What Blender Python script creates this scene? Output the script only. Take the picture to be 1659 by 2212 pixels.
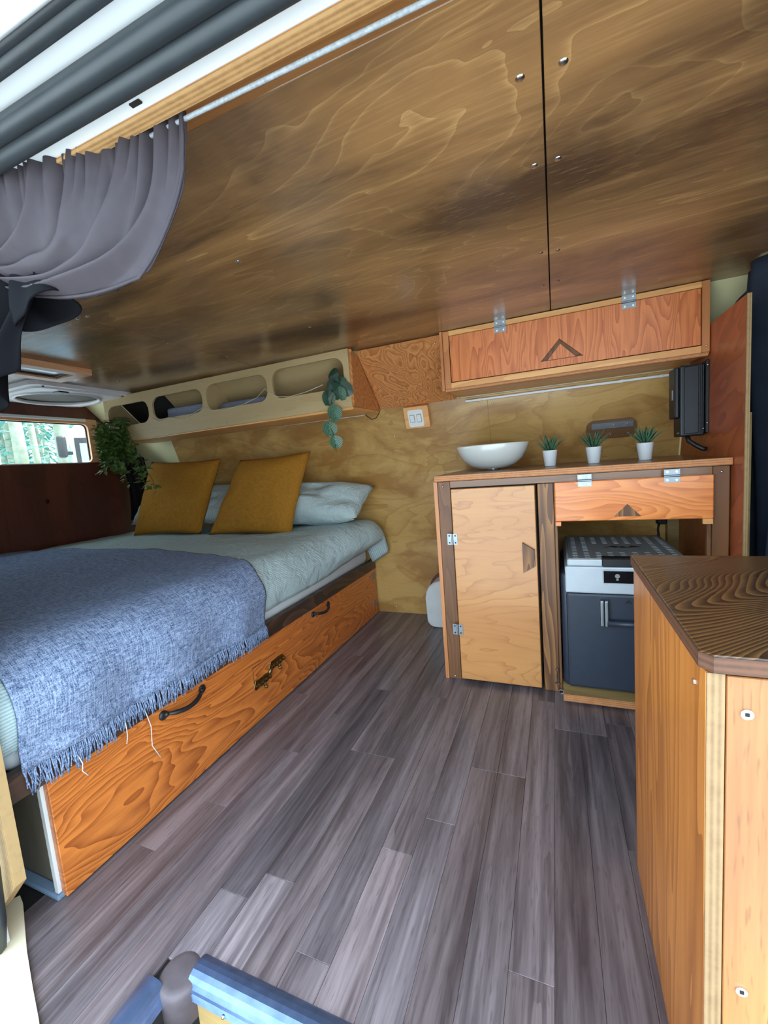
import bpy, bmesh, math, random
from mathutils import Vector, Matrix, noise

for _o in list(bpy.data.objects): bpy.data.objects.remove(_o)
S = bpy.context.scene
C = S.collection
random.seed(7)

# ------------------------------------------------------------------ camera
cam_d = bpy.data.cameras.new('camera'); cam = bpy.data.objects.new('camera', cam_d); C.objects.link(cam)
_r = Vector((0.92455236, 0.37283753, -0.07870901)); _u = Vector((0.03011117, 0.13442649, 0.99046597)); _f = Vector((-0.37986346, 0.91810767, -0.11305775))
cam.matrix_world = Matrix(((_r.x, _u.x, -_f.x, 0.0), (_r.y, _u.y, -_f.y, 0.0), (_r.z, _u.z, -_f.z, 1.0), (0, 0, 0, 1)))
cam_d.sensor_fit = 'HORIZONTAL'; cam_d.sensor_width = 36.0; cam_d.lens = 909.5954 / 1659 * 36.0
cam_d.clip_start = 0.02; cam_d.clip_end = 200
S.camera = cam

# ------------------------------------------------------------------ world, sun, exposure
W = bpy.data.worlds.new('sky'); S.world = W; W.use_nodes = True
_bg = W.node_tree.nodes['Background']; _bg.inputs[0].default_value = (0.68, 0.86, 1.0, 1); _bg.inputs[1].default_value = 2.6
sun_d = bpy.data.lights.new('sun', 'SUN'); sun_d.energy = 9.0; sun_d.angle = math.radians(3); sun_d.color = (1.0, 0.96, 0.90)
sun = bpy.data.objects.new('sun', sun_d); C.objects.link(sun); sun.location = (-3, -4, 8)
# travels away from the open door side, so it lights the forest floor and not the inside of the van
sun.rotation_euler = Vector((-0.35, -0.30, -0.88)).to_track_quat('-Z', 'Y').to_euler()
vs = S.view_settings
vs.view_transform = 'Standard'; vs.look = 'None'; vs.gamma = 1.0; vs.use_curve_mapping = False; vs.exposure = 1.2
S.cycles.use_denoising = True
S.cycles.max_bounces = 10; S.cycles.diffuse_bounces = 6; S.cycles.glossy_bounces = 4; S.cycles.transparent_max_bounces = 8
S.cycles.sample_clamp_indirect = 8.0

# ------------------------------------------------------------------ mesh helpers
ORG = {}
def tag(o, label=None, cat=None, group=None, kind=None):
    if label: o['label'] = label
    if cat: o['category'] = cat
    if group: o['group'] = group
    if kind: o['kind'] = kind
    return o
def thing(name, label, cat, loc, group=None, kind=None):
    o = bpy.data.objects.new(name, None); C.objects.link(o); o.empty_display_size = 0.05
    o.location = loc; ORG[o.name] = Vector(loc)
    return tag(o, label, cat, group, kind)
def lerp(a, b, t): return a + (b - a) * t
def sst(a, b, x):
    t = max(0.0, min(1.0, (x - a) / (b - a))); return t * t * (3 - 2 * t)

class MB:
    def __init__(s): s.bm = bmesh.new()
    def box(s, x0, x1, y0, y1, z0, z1, bev=0.0, seg=1):
        vs_ = [s.bm.verts.new((x, y, z)) for x in (x0, x1) for y in (y0, y1) for z in (z0, z1)]
        fs = [(0, 1, 3, 2), (4, 6, 7, 5), (0, 4, 5, 1), (2, 3, 7, 6), (0, 2, 6, 4), (1, 5, 7, 3)]
        faces = [s.bm.faces.new([vs_[i] for i in f]) for f in fs]
        if bev > 0:
            es = list({e for f in faces for e in f.edges})
            bmesh.ops.bevel(s.bm, geom=es, offset=bev, offset_type='OFFSET', segments=seg, affect='EDGES', profile=0.5)
        return s
    def hexa(s, pts):
        vs_ = [s.bm.verts.new(p) for p in pts]
        for f in [(0, 3, 2, 1), (4, 5, 6, 7), (0, 1, 5, 4), (1, 2, 6, 5), (2, 3, 7, 6), (3, 0, 4, 7)]: s.bm.faces.new([vs_[i] for i in f])
        return s
    def prism(s, poly, fn, d0, d1, bev=0.0):
        a = [s.bm.verts.new(fn(p[0], p[1], d0)) for p in poly]; b = [s.bm.verts.new(fn(p[0], p[1], d1)) for p in poly]
        n = len(poly); fa = [s.bm.faces.new(a), s.bm.faces.new(b[::-1])]
        for i in range(n): fa.append(s.bm.faces.new((a[i], b[i], b[(i + 1) % n], a[(i + 1) % n])))
        if bev > 0:
            es = list(fa[0].edges) + list(fa[1].edges)
            bmesh.ops.bevel(s.bm, geom=es, offset=bev, offset_type='OFFSET', segments=1, affect='EDGES', profile=0.5)
        return s
    def holed(s, outer, holes, fn, d0, d1):
        for d in (d0, d1):
            es = []
            for lp in [outer] + holes:
                v = [s.bm.verts.new(fn(p[0], p[1], d)) for p in lp]
                es += [s.bm.edges.new((v[i], v[(i + 1) % len(v)])) for i in range(len(v))]
            bmesh.ops.triangle_fill(s.bm, use_beauty=True, use_dissolve=False, edges=es)
        for lp in [outer] + holes:
            a = [s.bm.verts.new(fn(p[0], p[1], d0)) for p in lp]; b = [s.bm.verts.new(fn(p[0], p[1], d1)) for p in lp]
            for i in range(len(lp)): s.bm.faces.new((a[i], b[i], b[(i + 1) % len(lp)], a[(i + 1) % len(lp)]))
        bmesh.ops.remove_doubles(s.bm, verts=s.bm.verts, dist=1e-5)
        return s
    def tube(s, pts, r, seg=8, caps=True):
        pts = [Vector(p) for p in pts]; n = len(pts); rs = r if isinstance(r, (list, tuple)) else [r] * n
        rings = []; up = None
        for i, p in enumerate(pts):
            t = (pts[min(i + 1, n - 1)] - pts[max(i - 1, 0)]).normalized()
            if up is None: up = Vector((0, 0, 1)) if abs(t.z) < 0.9 else Vector((1, 0, 0))
            a = (up - t * up.dot(t)).normalized(); b = t.cross(a); up = a
            rings.append([s.bm.verts.new(p + (a * math.cos(2 * math.pi * k / seg) + b * math.sin(2 * math.pi * k / seg)) * rs[i]) for k in range(seg)])
        for i in range(n - 1):
            for k in range(seg): s.bm.faces.new((rings[i][k], rings[i][(k + 1) % seg], rings[i + 1][(k + 1) % seg], rings[i + 1][k]))
        if caps: s.bm.faces.new(rings[0][::-1]); s.bm.faces.new(rings[-1])
        return s
    def cyl(s, p0, p1, r0, r1=None, seg=16): return s.tube([p0, p1], [r0, r0 if r1 is None else r1], seg)
    def lathe(s, prof, c, seg=24, sx=1.0, sy=1.0, close=False):
        rings = []
        for (r, z) in prof:
            rings.append([s.bm.verts.new((c[0] + sx * r * math.cos(2 * math.pi * k / seg), c[1] + sy * r * math.sin(2 * math.pi * k / seg), c[2] + z)) for k in range(seg)])
        for i in range(len(rings) - 1):
            for k in range(seg): s.bm.faces.new((rings[i][k], rings[i][(k + 1) % seg], rings[i + 1][(k + 1) % seg], rings[i + 1][k]))
        if close: s.bm.faces.new(rings[0][::-1]); s.bm.faces.new(rings[-1])
        return s
    def grid(s, fn, nu, nv):
        g = [[s.bm.verts.new(fn(i / nu, j / nv)) for j in range(nv + 1)] for i in range(nu + 1)]
        for i in range(nu):
            for j in range(nv): s.bm.faces.new((g[i][j], g[i + 1][j], g[i + 1][j + 1], g[i][j + 1]))
        return s
    def ball(s, c, r, seg=10, sc=(1, 1, 1)):
        m = Matrix.Translation(c) @ Matrix.Diagonal((r * sc[0], r * sc[1], r * sc[2], 1))
        bmesh.ops.create_uvsphere(s.bm, u_segments=seg, v_segments=max(6, seg // 2 + 2), radius=1, matrix=m); return s
    def build(s, name, mat, parent=None, smooth=False, label=None, kind=None, solid=0.0, sub=0, org=None, fix=True):
        if fix: bmesh.ops.recalc_face_normals(s.bm, faces=s.bm.faces)
        o_ = ORG.get(parent.name, Vector((0, 0, 0))) if parent else Vector(org or (0, 0, 0))
        if o_.length > 0: bmesh.ops.translate(s.bm, verts=s.bm.verts, vec=-o_)
        me = bpy.data.meshes.new(name); s.bm.to_mesh(me); s.bm.free()
        me.materials.append(mat)
        if smooth:
            for p in me.polygons: p.use_smooth = True
        o = bpy.data.objects.new(name, me); C.objects.link(o)
        if parent: o.parent = parent
        else: o.location = o_
        ORG[o.name] = o_
        if solid:
            m = o.modifiers.new('thickness', 'SOLIDIFY'); m.thickness = solid; m.offset = 0
        if sub:
            m = o.modifiers.new('smooth', 'SUBSURF'); m.levels = sub; m.render_levels = sub
        tag(o, label, None, None, kind)
        return o
def structure(name, mb, mat, label=None, cat=None, smooth=False):
    return tag(mb.build(name, mat, None, smooth), label, cat, None, 'structure')
def rrect(x0, x1, z0, z1, r, n=6):
    out = []
    for (cx, cz, a0) in ((x1 - r, z1 - r, 0), (x0 + r, z1 - r, 90), (x0 + r, z0 + r, 180), (x1 - r, z0 + r, 270)):
        for k in range(n + 1):
            a = math.radians(a0 + 90 * k / n); out.append((cx + r * math.cos(a), cz + r * math.sin(a)))
    return out
XZ = lambda a, b, d: (a, d, b)      # plate facing the door side
YZ = lambda a, b, d: (d, a, b)
XY = lambda a, b, d: (a, b, d)

# ------------------------------------------------------------------ materials
def lin(c): return tuple(((v / 255) / 12.92 if v / 255 <= 0.04045 else ((v / 255 + 0.055) / 1.055) ** 2.4) for v in c) + (1,)
class NT:
    def __init__(s, name):
        s.m = bpy.data.materials.new(name); s.m.use_nodes = True; s.t = s.m.node_tree; s.b = s.t.nodes['Principled BSDF']
    def n(s, typ, **kw):
        nd = s.t.nodes.new(typ)
        for k, v in kw.items():
            if k.startswith('i_'):
                key = k[2:]; key = int(key) if key.isdigit() else key
                nd.inputs[key].default_value = v
            else: setattr(nd, k, v)
        return nd
    def l(s, a, b): s.t.links.new(a, b)
    def math(s, op, a, b=None, clamp=False):
        nd = s.n('ShaderNodeMath', operation=op, use_clamp=clamp)
        for i, v in enumerate((a, b)):
            if v is None: continue
            if isinstance(v, (int, float)): nd.inputs[i].default_value = v
            else: s.l(v, nd.inputs[i])
        return nd.outputs[0]
    def mix(s, f, a, b, mode='MIX'):
        nd = s.n('ShaderNodeMix', data_type='RGBA', blend_type=mode)
        for i, v in ((0, f), (6, a), (7, b)):
            if isinstance(v, (int, float)): nd.inputs[i].default_value = v
            elif isinstance(v, tuple): nd.inputs[i].default_value = v
            else: s.l(v, nd.inputs[i])
        return nd.outputs[2]
    def noise(s, vec, scale, detail=2.0, rough=0.5, dist=0.0):
        nd = s.n('ShaderNodeTexNoise'); nd.inputs['Scale'].default_value = scale; nd.inputs['Detail'].default_value = detail
        nd.inputs['Roughness'].default_value = rough; nd.inputs['Distortion'].default_value = dist
        if vec is not None: s.l(vec, nd.inputs['Vector'])
        return nd.outputs['Fac']
    def mapv(s, vec, scale=(1, 1, 1), loc=(0, 0, 0), rot=(0, 0, 0)):
        nd = s.n('ShaderNodeMapping'); nd.inputs['Scale'].default_value = scale; nd.inputs['Location'].default_value = loc; nd.inputs['Rotation'].default_value = rot
        s.l(vec, nd.inputs['Vector']); return nd.outputs['Vector']
    def ramp(s, fac, stops):
        nd = s.n('ShaderNodeValToRGB'); el = nd.color_ramp.elements
        while len(el) < len(stops): el.new(0.5)
        for e, (p, c) in zip(el, stops): e.position = p; e.color = c if len(c) == 4 else (*c, 1)
        s.l(fac, nd.inputs[0]); return nd.outputs[0]
    def set(s, rough=0.5, metal=0.0, spec=0.5, coat=0.0, coat_rough=0.1):
        s.b.inputs['Roughness'].default_value = rough; s.b.inputs['Metallic'].default_value = metal
        s.b.inputs['Specular IOR Level'].default_value = spec
        s.b.inputs['Coat Weight'].default_value = coat; s.b.inputs['Coat Roughness'].default_value = coat_rough; return s
    def col(s, c):
        if isinstance(c, tuple): s.b.inputs['Base Color'].default_value = c
        else: s.l(c, s.b.inputs['Base Color'])
        return s
    def bump(s, h, strength=0.1, dist=0.01):
        nd = s.n('ShaderNodeBump'); nd.inputs['Strength'].default_value = strength; nd.inputs['Distance'].default_value = dist
        s.l(h, nd.inputs['Height']); s.l(nd.outputs[0], s.b.inputs['Normal']); return s
def plain(name, c, rough=0.5, metal=0.0, spec=0.5, var=0.08, vscale=12.0, coat=0.0):
    k = NT(name); tc = k.n('ShaderNodeTexCoord').outputs['Object']
    f = k.noise(tc, vscale, 3.0)
    base = lin(c); dk = tuple(max(0, v * (1 - 2.2 * var)) for v in base[:3]) + (1,); lt = tuple(min(1, v * (1 + 2.2 * var)) for v in base[:3]) + (1,)
    k.col(k.mix(f, dk, lt)).set(rough, metal, spec, coat); return k.m
AX = {'X': 0, 'Y': 1, 'Z': 2}
def ply(name, light, dark, grain='X', scale=4.0, rings=14.0, p=2.0, stretch=0.2, rough=0.35, coat=0.25, streak=None, streak_amt=0.5, streak_lo=0.42, streak_hi=0.62, fiber=0.3, loc=(0, 0, 0), objrand=False, fade=0.8, rot=(0, 0, 0), detail=2.0, dist=0.3, pores=0.0, streak_scale=6.0, streak_stretch=0.12):
    """rotary-cut plywood: growth lines are contours of a slow noise, drawn along the grain"""
    k = NT(name); tcn = k.n('ShaderNodeTexCoord'); v = tcn.outputs['Object']
    if objrand:
        oi = k.n('ShaderNodeObjectInfo'); vm = k.n('ShaderNodeVectorMath', operation='SCALE'); cb = k.n('ShaderNodeCombineXYZ')
        for i in range(3): k.l(oi.outputs['Random'], cb.inputs[i])
        k.l(cb.outputs[0], vm.inputs[0]); vm.inputs['Scale'].default_value = 37.0
        va = k.n('ShaderNodeVectorMath', operation='ADD'); k.l(v, va.inputs[0]); k.l(vm.outputs[0], va.inputs[1]); v = va.outputs[0]
    v = k.mapv(v, (1, 1, 1), (0, 0, 0), rot)
    sc = [1.0, 1.0, 1.0]; sc[AX[grain]] = stretch
    m1 = k.mapv(v, tuple(sc), loc)
    sf = [1.0, 1.0, 1.0]; sf[AX[grain]] = 0.035
    m2 = k.mapv(v, tuple(sf), loc)
    c1 = k.noise(m1, scale, detail, 0.42, dist)
    saw = k.math('FRACT', k.math('MULTIPLY', c1, rings))
    line = k.math('POWER', saw, p)
    fib = k.noise(m2, 110.0, 2.0, 0.65)
    f = k.math('ADD', k.math('MULTIPLY', line, fade), k.math('MULTIPLY', k.math('SUBTRACT', fib, 0.5), fiber * 1.6), True)
    col = k.mix(f, lin(light), lin(dark))
    if streak:
        ss = [1.0, 1.0, 1.0]; ss[AX[grain]] = streak_stretch
        bl = k.noise(k.mapv(v, tuple(ss), (loc[0] + 3.3, loc[1] + 1.1, loc[2])), streak_scale, 5.0, 0.62, 0.5)
        bl = k.ramp(bl, [(streak_lo, (0, 0, 0)), (streak_hi, (1, 1, 1))])
        col = k.mix(k.math('MULTIPLY', bl, streak_amt), col, lin(streak))
    if pores:
        sp = [1.0, 1.0, 1.0]; sp[AX[grain]] = 0.10
        po = k.ramp(k.noise(k.mapv(v, tuple(sp), loc), 240.0, 1.0, 0.5), [(0.60, (0, 0, 0)), (0.72, (1, 1, 1))])
        col = k.mix(k.math('MULTIPLY', po, pores), col, tuple(x * 0.45 for x in lin(dark)[:3]) + (1,))
    if objrand:
        oc = k.n('ShaderNodeObjectInfo'); col = k.mix(1.0, col, oc.outputs['Color'], 'MULTIPLY')
    k.col(col).set(rough, 0, 0.5, coat, 0.18)
    k.bump(k.math('ADD', fib, k.math('MULTIPLY', line, -0.4)), 0.05, 0.004)
    return k.m
def edge_ply(name, layers=('X', 160.0), a=(196, 150, 92), b=(120, 78, 44)):
    """stacked veneer lines of a cut plywood edge"""
    k = NT(name); tc = k.n('ShaderNodeTexCoord').outputs['Object']
    sx = k.n('ShaderNodeSeparateXYZ'); k.l(tc, sx.inputs[0])
    w = k.math('SINE', k.math('MULTIPLY', sx.outputs[layers[0]], layers[1] * 6.283))
    sp = k.noise(tc, 60.0, 3.0, 0.7)
    f = k.math('ADD', k.math('MULTIPLY', k.math('ADD', w, 1.0), 0.28), k.math('MULTIPLY', k.math('SUBTRACT', sp, 0.5), 0.9), True)
    k.col(k.mix(f, lin(a), lin(b))).set(0.6); return k.m
def metal(name, c, rough=0.3, var=0.1): return plain(name, c, rough, 1.0, 0.5, var, 30.0)

MT = {}
MT['ceil'] = ply('ceiling_ply', (162, 120, 76), (206, 162, 106), 'X', 3.0, 14.0, 10.0, 0.28, 0.32, 0.6, (70, 49, 37), 0.92, 0.36, 0.66, 1.1, fade=0.8, detail=4.0, dist=0.6, rot=(0, 0, 0.06), pores=0.6, streak_scale=3.8, streak_stretch=0.28)
MT['wallply'] = ply('wall_ply', (196, 156, 92), (166, 120, 62), 'X', 3.4, 6.0, 4.0, 0.45, 0.32, 0.3, (152, 104, 50), 0.75, 0.45, 0.6, 0.35, fade=0.7, detail=3.5, dist=1.0, streak_scale=4.5, streak_stretch=0.5, pores=0.15)
MT['shelfply'] = ply('shelf_ply', (194, 168, 122), (172, 144, 98), 'X', 3.0, 5.0, 2.0, 0.25, 0.5, 0.0, (172, 144, 100), 0.4, fiber=0.4, fade=0.4, pores=0.12)
MT['bedply'] = ply('bed_front_ply', (214, 124, 54), (140, 66, 24), 'Y', 5.0, 34.0, 1.3, 0.20, 0.33, 0.25, fade=0.8, detail=3.0, dist=0.4, loc=(3, 1, 2), fiber=0.5, pores=0.25)
MT['fillerply'] = ply('filler_ply', (216, 146, 86), (152, 88, 44), 'Z', 5.5, 30.0, 1.3, 0.35, 0.4, 0.15, fade=0.8, loc=(1, 5, 2), detail=2.0, dist=0.3, rot=(0, 0.35, 0), fiber=0.5)
MT['upperdoor'] = ply('upper_door_ply', (226, 134, 76), (172, 82, 38), 'Z', 9.0, 18.0, 1.5, 0.18, 0.33, 0.25, fade=0.75, loc=(4, 0, 1), detail=2.5, fiber=0.5, pores=0.15)
MT['lowerdoor'] = ply('lower_door_ply', (206, 144, 82), (160, 98, 48), 'X', 5.0, 16.0, 6.0, 0.24, 0.28, 0.3, (188, 122, 66), 0.5, fiber=0.4, fade=0.7, detail=4.0, dist=0.3)
MT['drawerply'] = ply('drop_front_ply', (242, 148, 74), (196, 96, 40), 'X', 7.0, 20.0, 1.5, 0.20, 0.33, 0.3, fade=0.75, loc=(2, 2, 2), fiber=0.5, detail=2.5)
MT['rightply'] = ply('near_side_ply', (198, 122, 52), (146, 80, 28), 'Z', 8.0, 11.0, 1.4, 0.10, 0.33, 0.25, fade=0.8, loc=(7, 3, 0), fiber=0.5, detail=1.6, pores=0.15)
MT['rightfront'] = ply('near_front_ply', (172, 120, 68), (140, 84, 44), 'Z', 3.2, 5.0, 1.2, 0.40, 0.38, 0.2, fade=0.85, fiber=0.55, loc=(2, 1, 4), pores=0.45, detail=1.8)
MT['darktop'] = ply('dark_oak_top', (48, 31, 20), (124, 88, 50), 'X', 4.6, 85.0, 2.0, 0.24, 0.30, 0.25, fade=0.9, fiber=0.3, loc=(1, 0, 3), detail=1.2, dist=0.2, rot=(0, 0, -0.6), pores=0.3)
MT['stain'] = ply('dark_stained_pine', (130, 84, 48), (86, 52, 28), 'Z', 10.0, 10.0, 1.5, 0.10, 0.5, 0.1, (102, 68, 42), 0.5, fade=0.75)
MT['stainx'] = ply('dark_stained_rail', (136, 92, 54), (98, 64, 38), 'X', 10.0, 8.0, 1.5, 0.10, 0.36, 0.25, (106, 72, 46), 0.5, fade=0.65)
MT['staingold'] = ply('dark_stained_post', (94, 58, 32), (170, 116, 62), 'Z', 9.0, 13.0, 1.8, 0.10, 0.5, 0.1, fade=0.85)
MT['bedtrim'] = ply('dark_bed_trim', (50, 34, 26), (92, 64, 44), 'Y', 8.0, 7.0, 1.5, 0.3, 0.5, 0.1, fade=0.8)
MT['partply'] = ply('partition_ply', (176, 90, 48), (138, 62, 32), 'Y', 8.0, 10.0, 1.6, 0.25, 0.36, 0.25, fade=0.75, rot=(0.5, 0, 0), detail=1.5)
MT['rearply'] = ply('rear_panel_ply', (104, 52, 38), (80, 38, 30), 'Z', 3.4, 6.0, 2.0, 0.4, 0.45, 0.15, (66, 34, 28), 0.6, fade=0.6)
MT['orange_x'] = ply('orange_rail', (236, 176, 108), (206, 138, 80), 'X', 9.0, 6.0, 1.5, 0.1, 0.42, 0.15, fade=0.6)
MT['orange_z'] = ply('orange_stile', (204, 134, 80), (172, 102, 56), 'Z', 9.0, 6.0, 1.5, 0.1, 0.42, 0.15, fade=0.6)
MT['fascia'] = ply('header_fascia_ply', (196, 134, 74), (160, 102, 52), 'X', 5.0, 6.0, 1.8, 0.2, 0.42, 0.2, fade=0.6)
MT['framewood'] = ply('window_frame_wood', (232, 176, 132), (208, 142, 98), 'Y', 6.0, 5.0, 1.5, 0.2, 0.45, 0.1, fade=0.5)
MT['plank'] = ply('vinyl_plank', (130, 118, 121), (78, 68, 71), 'Y', 14.0, 3.0, 1.2, 0.05, 0.34, 0.18, (58, 49, 52), 0.8, 0.38, 0.64, 1.2, objrand=True, fade=0.5, detail=3.0, streak_scale=20.0, streak_stretch=0.06, pores=0.35)
MT['paleboard'] = ply('sun_pale_board', (246, 232, 200), (232, 206, 156), 'Y', 6.0, 5.0, 2.0, 0.1, 0.6, 0.0, fade=0.5)
MT['greyply'] = ply('weathered_ply', (122, 114, 98), (94, 86, 72), 'Z', 4.0, 4.0, 2.0, 0.4, 0.7, 0.0, (78, 70, 60), 0.6, fade=0.5)
MT['traybd'] = ply('raw_tray_ply', (186, 156, 100), (146, 116, 68), 'X', 5.0, 5.0, 2.0, 0.2, 0.6, 0.0, (120, 96, 58), 0.5, fade=0.5)
MT['edge_near'] = edge_ply('ply_edge_grey', ('X', 150.0), (146, 116, 80), (102, 74, 48))
MT['edge_h'] = edge_ply('ply_edge_flat', ('Z', 130.0), (206, 140, 88), (132, 76, 44))
MT['edge_x'] = edge_ply('ply_edge_upright', ('X', 150.0), (176, 144, 98), (122, 88, 54))
MT['edge_y'] = edge_ply('ply_edge_header', ('Y', 150.0), (190, 148, 96), (128, 84, 48))
MT['edge_dark'] = edge_ply('ply_edge_dark', ('Z', 120.0), (98, 60, 38), (50, 30, 20))
MT['whitemetal'] = plain('white_body_paint', (226, 230, 232), 0.3, 0, 0.5, 0.02, 4, 0.3)
MT['daylitmetal'] = plain('daylit_cream_skin', (216, 208, 160), 0.45, 0, 0.5, 0.05, 3)  # cream tone stands in for daylight on the body metal
MT['seal'] = plain('black_rubber', (44, 50, 54), 0.45, 0, 0.5, 0.15, 25)
MT['black'] = plain('black_plastic', (26, 27, 30), 0.45, 0, 0.5, 0.1, 20)
MT['blackmetal'] = plain('black_powder_coat', (34, 36, 40), 0.4, 0.3, 0.5, 0.1, 20)
MT['void'] = plain('dark_interior', (22, 18, 16), 0.8)
MT['steel'] = metal('zinc_steel', (150, 156, 160), 0.42)
MT['screw'] = metal('screw_steel', (214, 214, 210), 0.25)
MT['darkscrew'] = plain('dark_screw', (60, 58, 56), 0.4, 0.8)
MT['alu'] = plain('scuffed_aluminium', (112, 134, 176), 0.38, 0.85, 0.5, 0.18, 40)
MT['brass'] = metal('aged_brass', (128, 108, 72), 0.35, 0.25)
MT['chrome'] = metal('chrome', (226, 228, 230), 0.12, 0.02)
MT['cream'] = plain('white_ceramic', (226, 226, 220), 0.15, 0, 0.5, 0.02, 4, 0.5)
MT['potwhite'] = plain('white_pot', (230, 232, 232), 0.35, 0, 0.5, 0.02, 8)
MT['whiteplastic'] = plain('white_plastic', (226, 226, 222), 0.35, 0, 0.5, 0.02, 6)
MT['ventwhite'] = plain('vent_white_plastic', (232, 230, 234), 0.4, 0, 0.5, 0.02, 6)
MT['fridgegrey'] = plain('charcoal_fridge_shell', (44, 52, 66), 0.42, 0, 0.5, 0.06, 40)
MT['fridgesilver'] = plain('silver_fridge_lid', (188, 196, 202), 0.38, 0.1, 0.5, 0.03, 30)
MT['fridgelid'] = plain('grey_fridge_top', (138, 138, 138), 0.5, 0.1, 0.5, 0.04, 30)
MT['screen'] = plain('dark_display_glass', (18, 22, 26), 0.08, 0, 0.5, 0.05, 5, 0.8)
MT['led'] = plain('led_channel', (232, 234, 236), 0.4, 0, 0.5, 0.02, 10)
MT['navy'] = plain('navy_cab_curtain', (50, 58, 72), 0.85, 0, 0.2, 0.15, 10)
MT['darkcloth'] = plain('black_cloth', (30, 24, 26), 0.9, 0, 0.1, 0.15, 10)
MT['curtain'] = plain('charcoal_curtain', (64, 58, 63), 0.7, 0, 0.25, 0.06, 60)
MT['towel'] = plain('grey_towel', (138, 140, 156), 0.95, 0, 0.1, 0.15, 90)
MT['sheet'] = plain('white_sheet', (206, 210, 212), 0.85, 0, 0.2, 0.03, 10)
MT['nearblack'] = plain('near_black_cloth', (15, 15, 19), 0.9, 0, 0.1, 0.1, 10)  # near-black cloth for the curtain's tail and ruffle
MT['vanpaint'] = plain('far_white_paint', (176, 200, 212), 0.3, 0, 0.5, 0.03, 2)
MT['patch'] = plain('worn_floor_patch', (92, 82, 86), 0.5, 0, 0.4, 0.2, 30)
MT['soil'] = plain('dark_soil', (50, 40, 32), 0.9)
MT['maroon'] = plain('dark_red_trim', (92, 48, 48), 0.5)
MT['offwhite'] = plain('scuffed_white_vinyl', (206, 208, 206), 0.5, 0, 0.4, 0.06, 12)
def _succ():
    k = NT('succulent_leaf'); tc = k.n('ShaderNodeTexCoord').outputs['Object']
    k.col(k.mix(k.noise(tc, 40, 2), lin((36, 74, 52)), lin((92, 136, 100)))).set(0.5); return k.m
MT['succ'] = _succ()
def _ivy():
    k = NT('ivy_leaf'); tc = k.n('ShaderNodeTexCoord').outputs['Object']
    k.col(k.mix(k.noise(tc, 22, 3), lin((30, 58, 26)), lin((112, 146, 58)))).set(0.45); return k.m
MT['ivy'] = _ivy()
def _vein():
    k = NT('striped_leaf'); tc = k.n('ShaderNodeTexCoord').outputs['Object']
    sx = k.n('ShaderNodeSeparateXYZ'); k.l(tc, sx.inputs[0])
    # leaf runs along local y; veins fan out from the midrib
    ay = k.math('ABSOLUTE', sx.outputs['X'])
    w = k.math('SINE', k.math('MULTIPLY', k.math('SUBTRACT', ay, k.math('MULTIPLY', sx.outputs['Y'], 0.35)), 900.0))
    f = k.math('MULTIPLY', k.math('ADD', w, 1.0), 0.5)
    f = k.math('POWER', f, 2.0)
    k.col(k.mix(f, lin((26, 66, 46)), lin((112, 150, 120)))).set(0.4); return k.m
MT['vein'] = _vein()
MT['plainleaf'] = plain('dark_glossy_leaf', (34, 66, 46), 0.4, 0, 0.5, 0.2, 20)
MT['stem'] = plain('plant_stem', (70, 84, 50), 0.6)
def _weave(name, a, b, scale, bumpy=0.4, mixn=0.25):
    k = NT(name); tc = k.n('ShaderNodeTexCoord').outputs['Object']
    n1 = k.noise(k.mapv(tc, (1, 0.12, 0.6)), scale, 2.0, 0.6); n2 = k.noise(k.mapv(tc, (0.12, 1, 0.12)), scale, 2.0, 0.6); n3 = k.noise(tc, scale * 1.3, 2.0, 0.6)
    f = k.math('ADD', k.math('MULTIPLY', k.math('ADD', n1, n2), 0.5), k.math('MULTIPLY', k.math('SUBTRACT', n3, 0.5), mixn * 2))
    f = k.ramp(f, [(0.32, (0, 0, 0)), (0.68, (1, 1, 1))])
    k.col(k.mix(f, lin(a), lin(b))).set(0.9, 0, 0.15); k.bump(f, bumpy, 0.004); return k.m
MT['blanket'] = _weave('woven_throw', (60, 76, 108), (164, 180, 210), 320.0, 0.4, 0.35)
MT['mustard'] = _weave('mustard_cloth', (150, 100, 30), (176, 122, 44), 300.0, 0.15, 0.2)
def _duvet():
    k = NT('mint_pinstripe_cloth'); tcn = k.n('ShaderNodeTexCoord'); uv = tcn.outputs['UV']; ob = tcn.outputs['Object']
    sx = k.n('ShaderNodeSeparateXYZ'); k.l(uv, sx.inputs[0])
    w = k.math('SINE', k.math('MULTIPLY', sx.outputs['Y'], 6.283))
    f = k.math('MULTIPLY', k.math('ADD', w, 1.0), 0.5)
    n = k.noise(ob, 9.0, 5.0, 0.62, 0.8)
    c = k.mix(f, lin((156, 176, 178)), lin((192, 208, 208)))
    k.col(c).set(0.85, 0, 0.2); k.bump(n, 0.6, 0.03); return k.m
MT['duvet'] = _duvet()
MT['mint'] = _weave('mint_pillow_cloth', (166, 182, 182), (192, 206, 204), 200.0, 0.15, 0.2)
def _mint():
    k = NT('mint_pillow_cloth'); tc = k.n('ShaderNodeTexCoord').outputs['Object']
    n1 = k.noise(tc, 11.0, 5.0, 0.65, 1.2); n2 = k.noise(tc, 220.0, 2.0)
    k.col(k.mix(n2, lin((162, 178, 178)), lin((194, 208, 206)))).set(0.85, 0, 0.2); k.bump(n1, 0.8, 0.03); return k.m
MT['mint'] = _mint()
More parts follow.
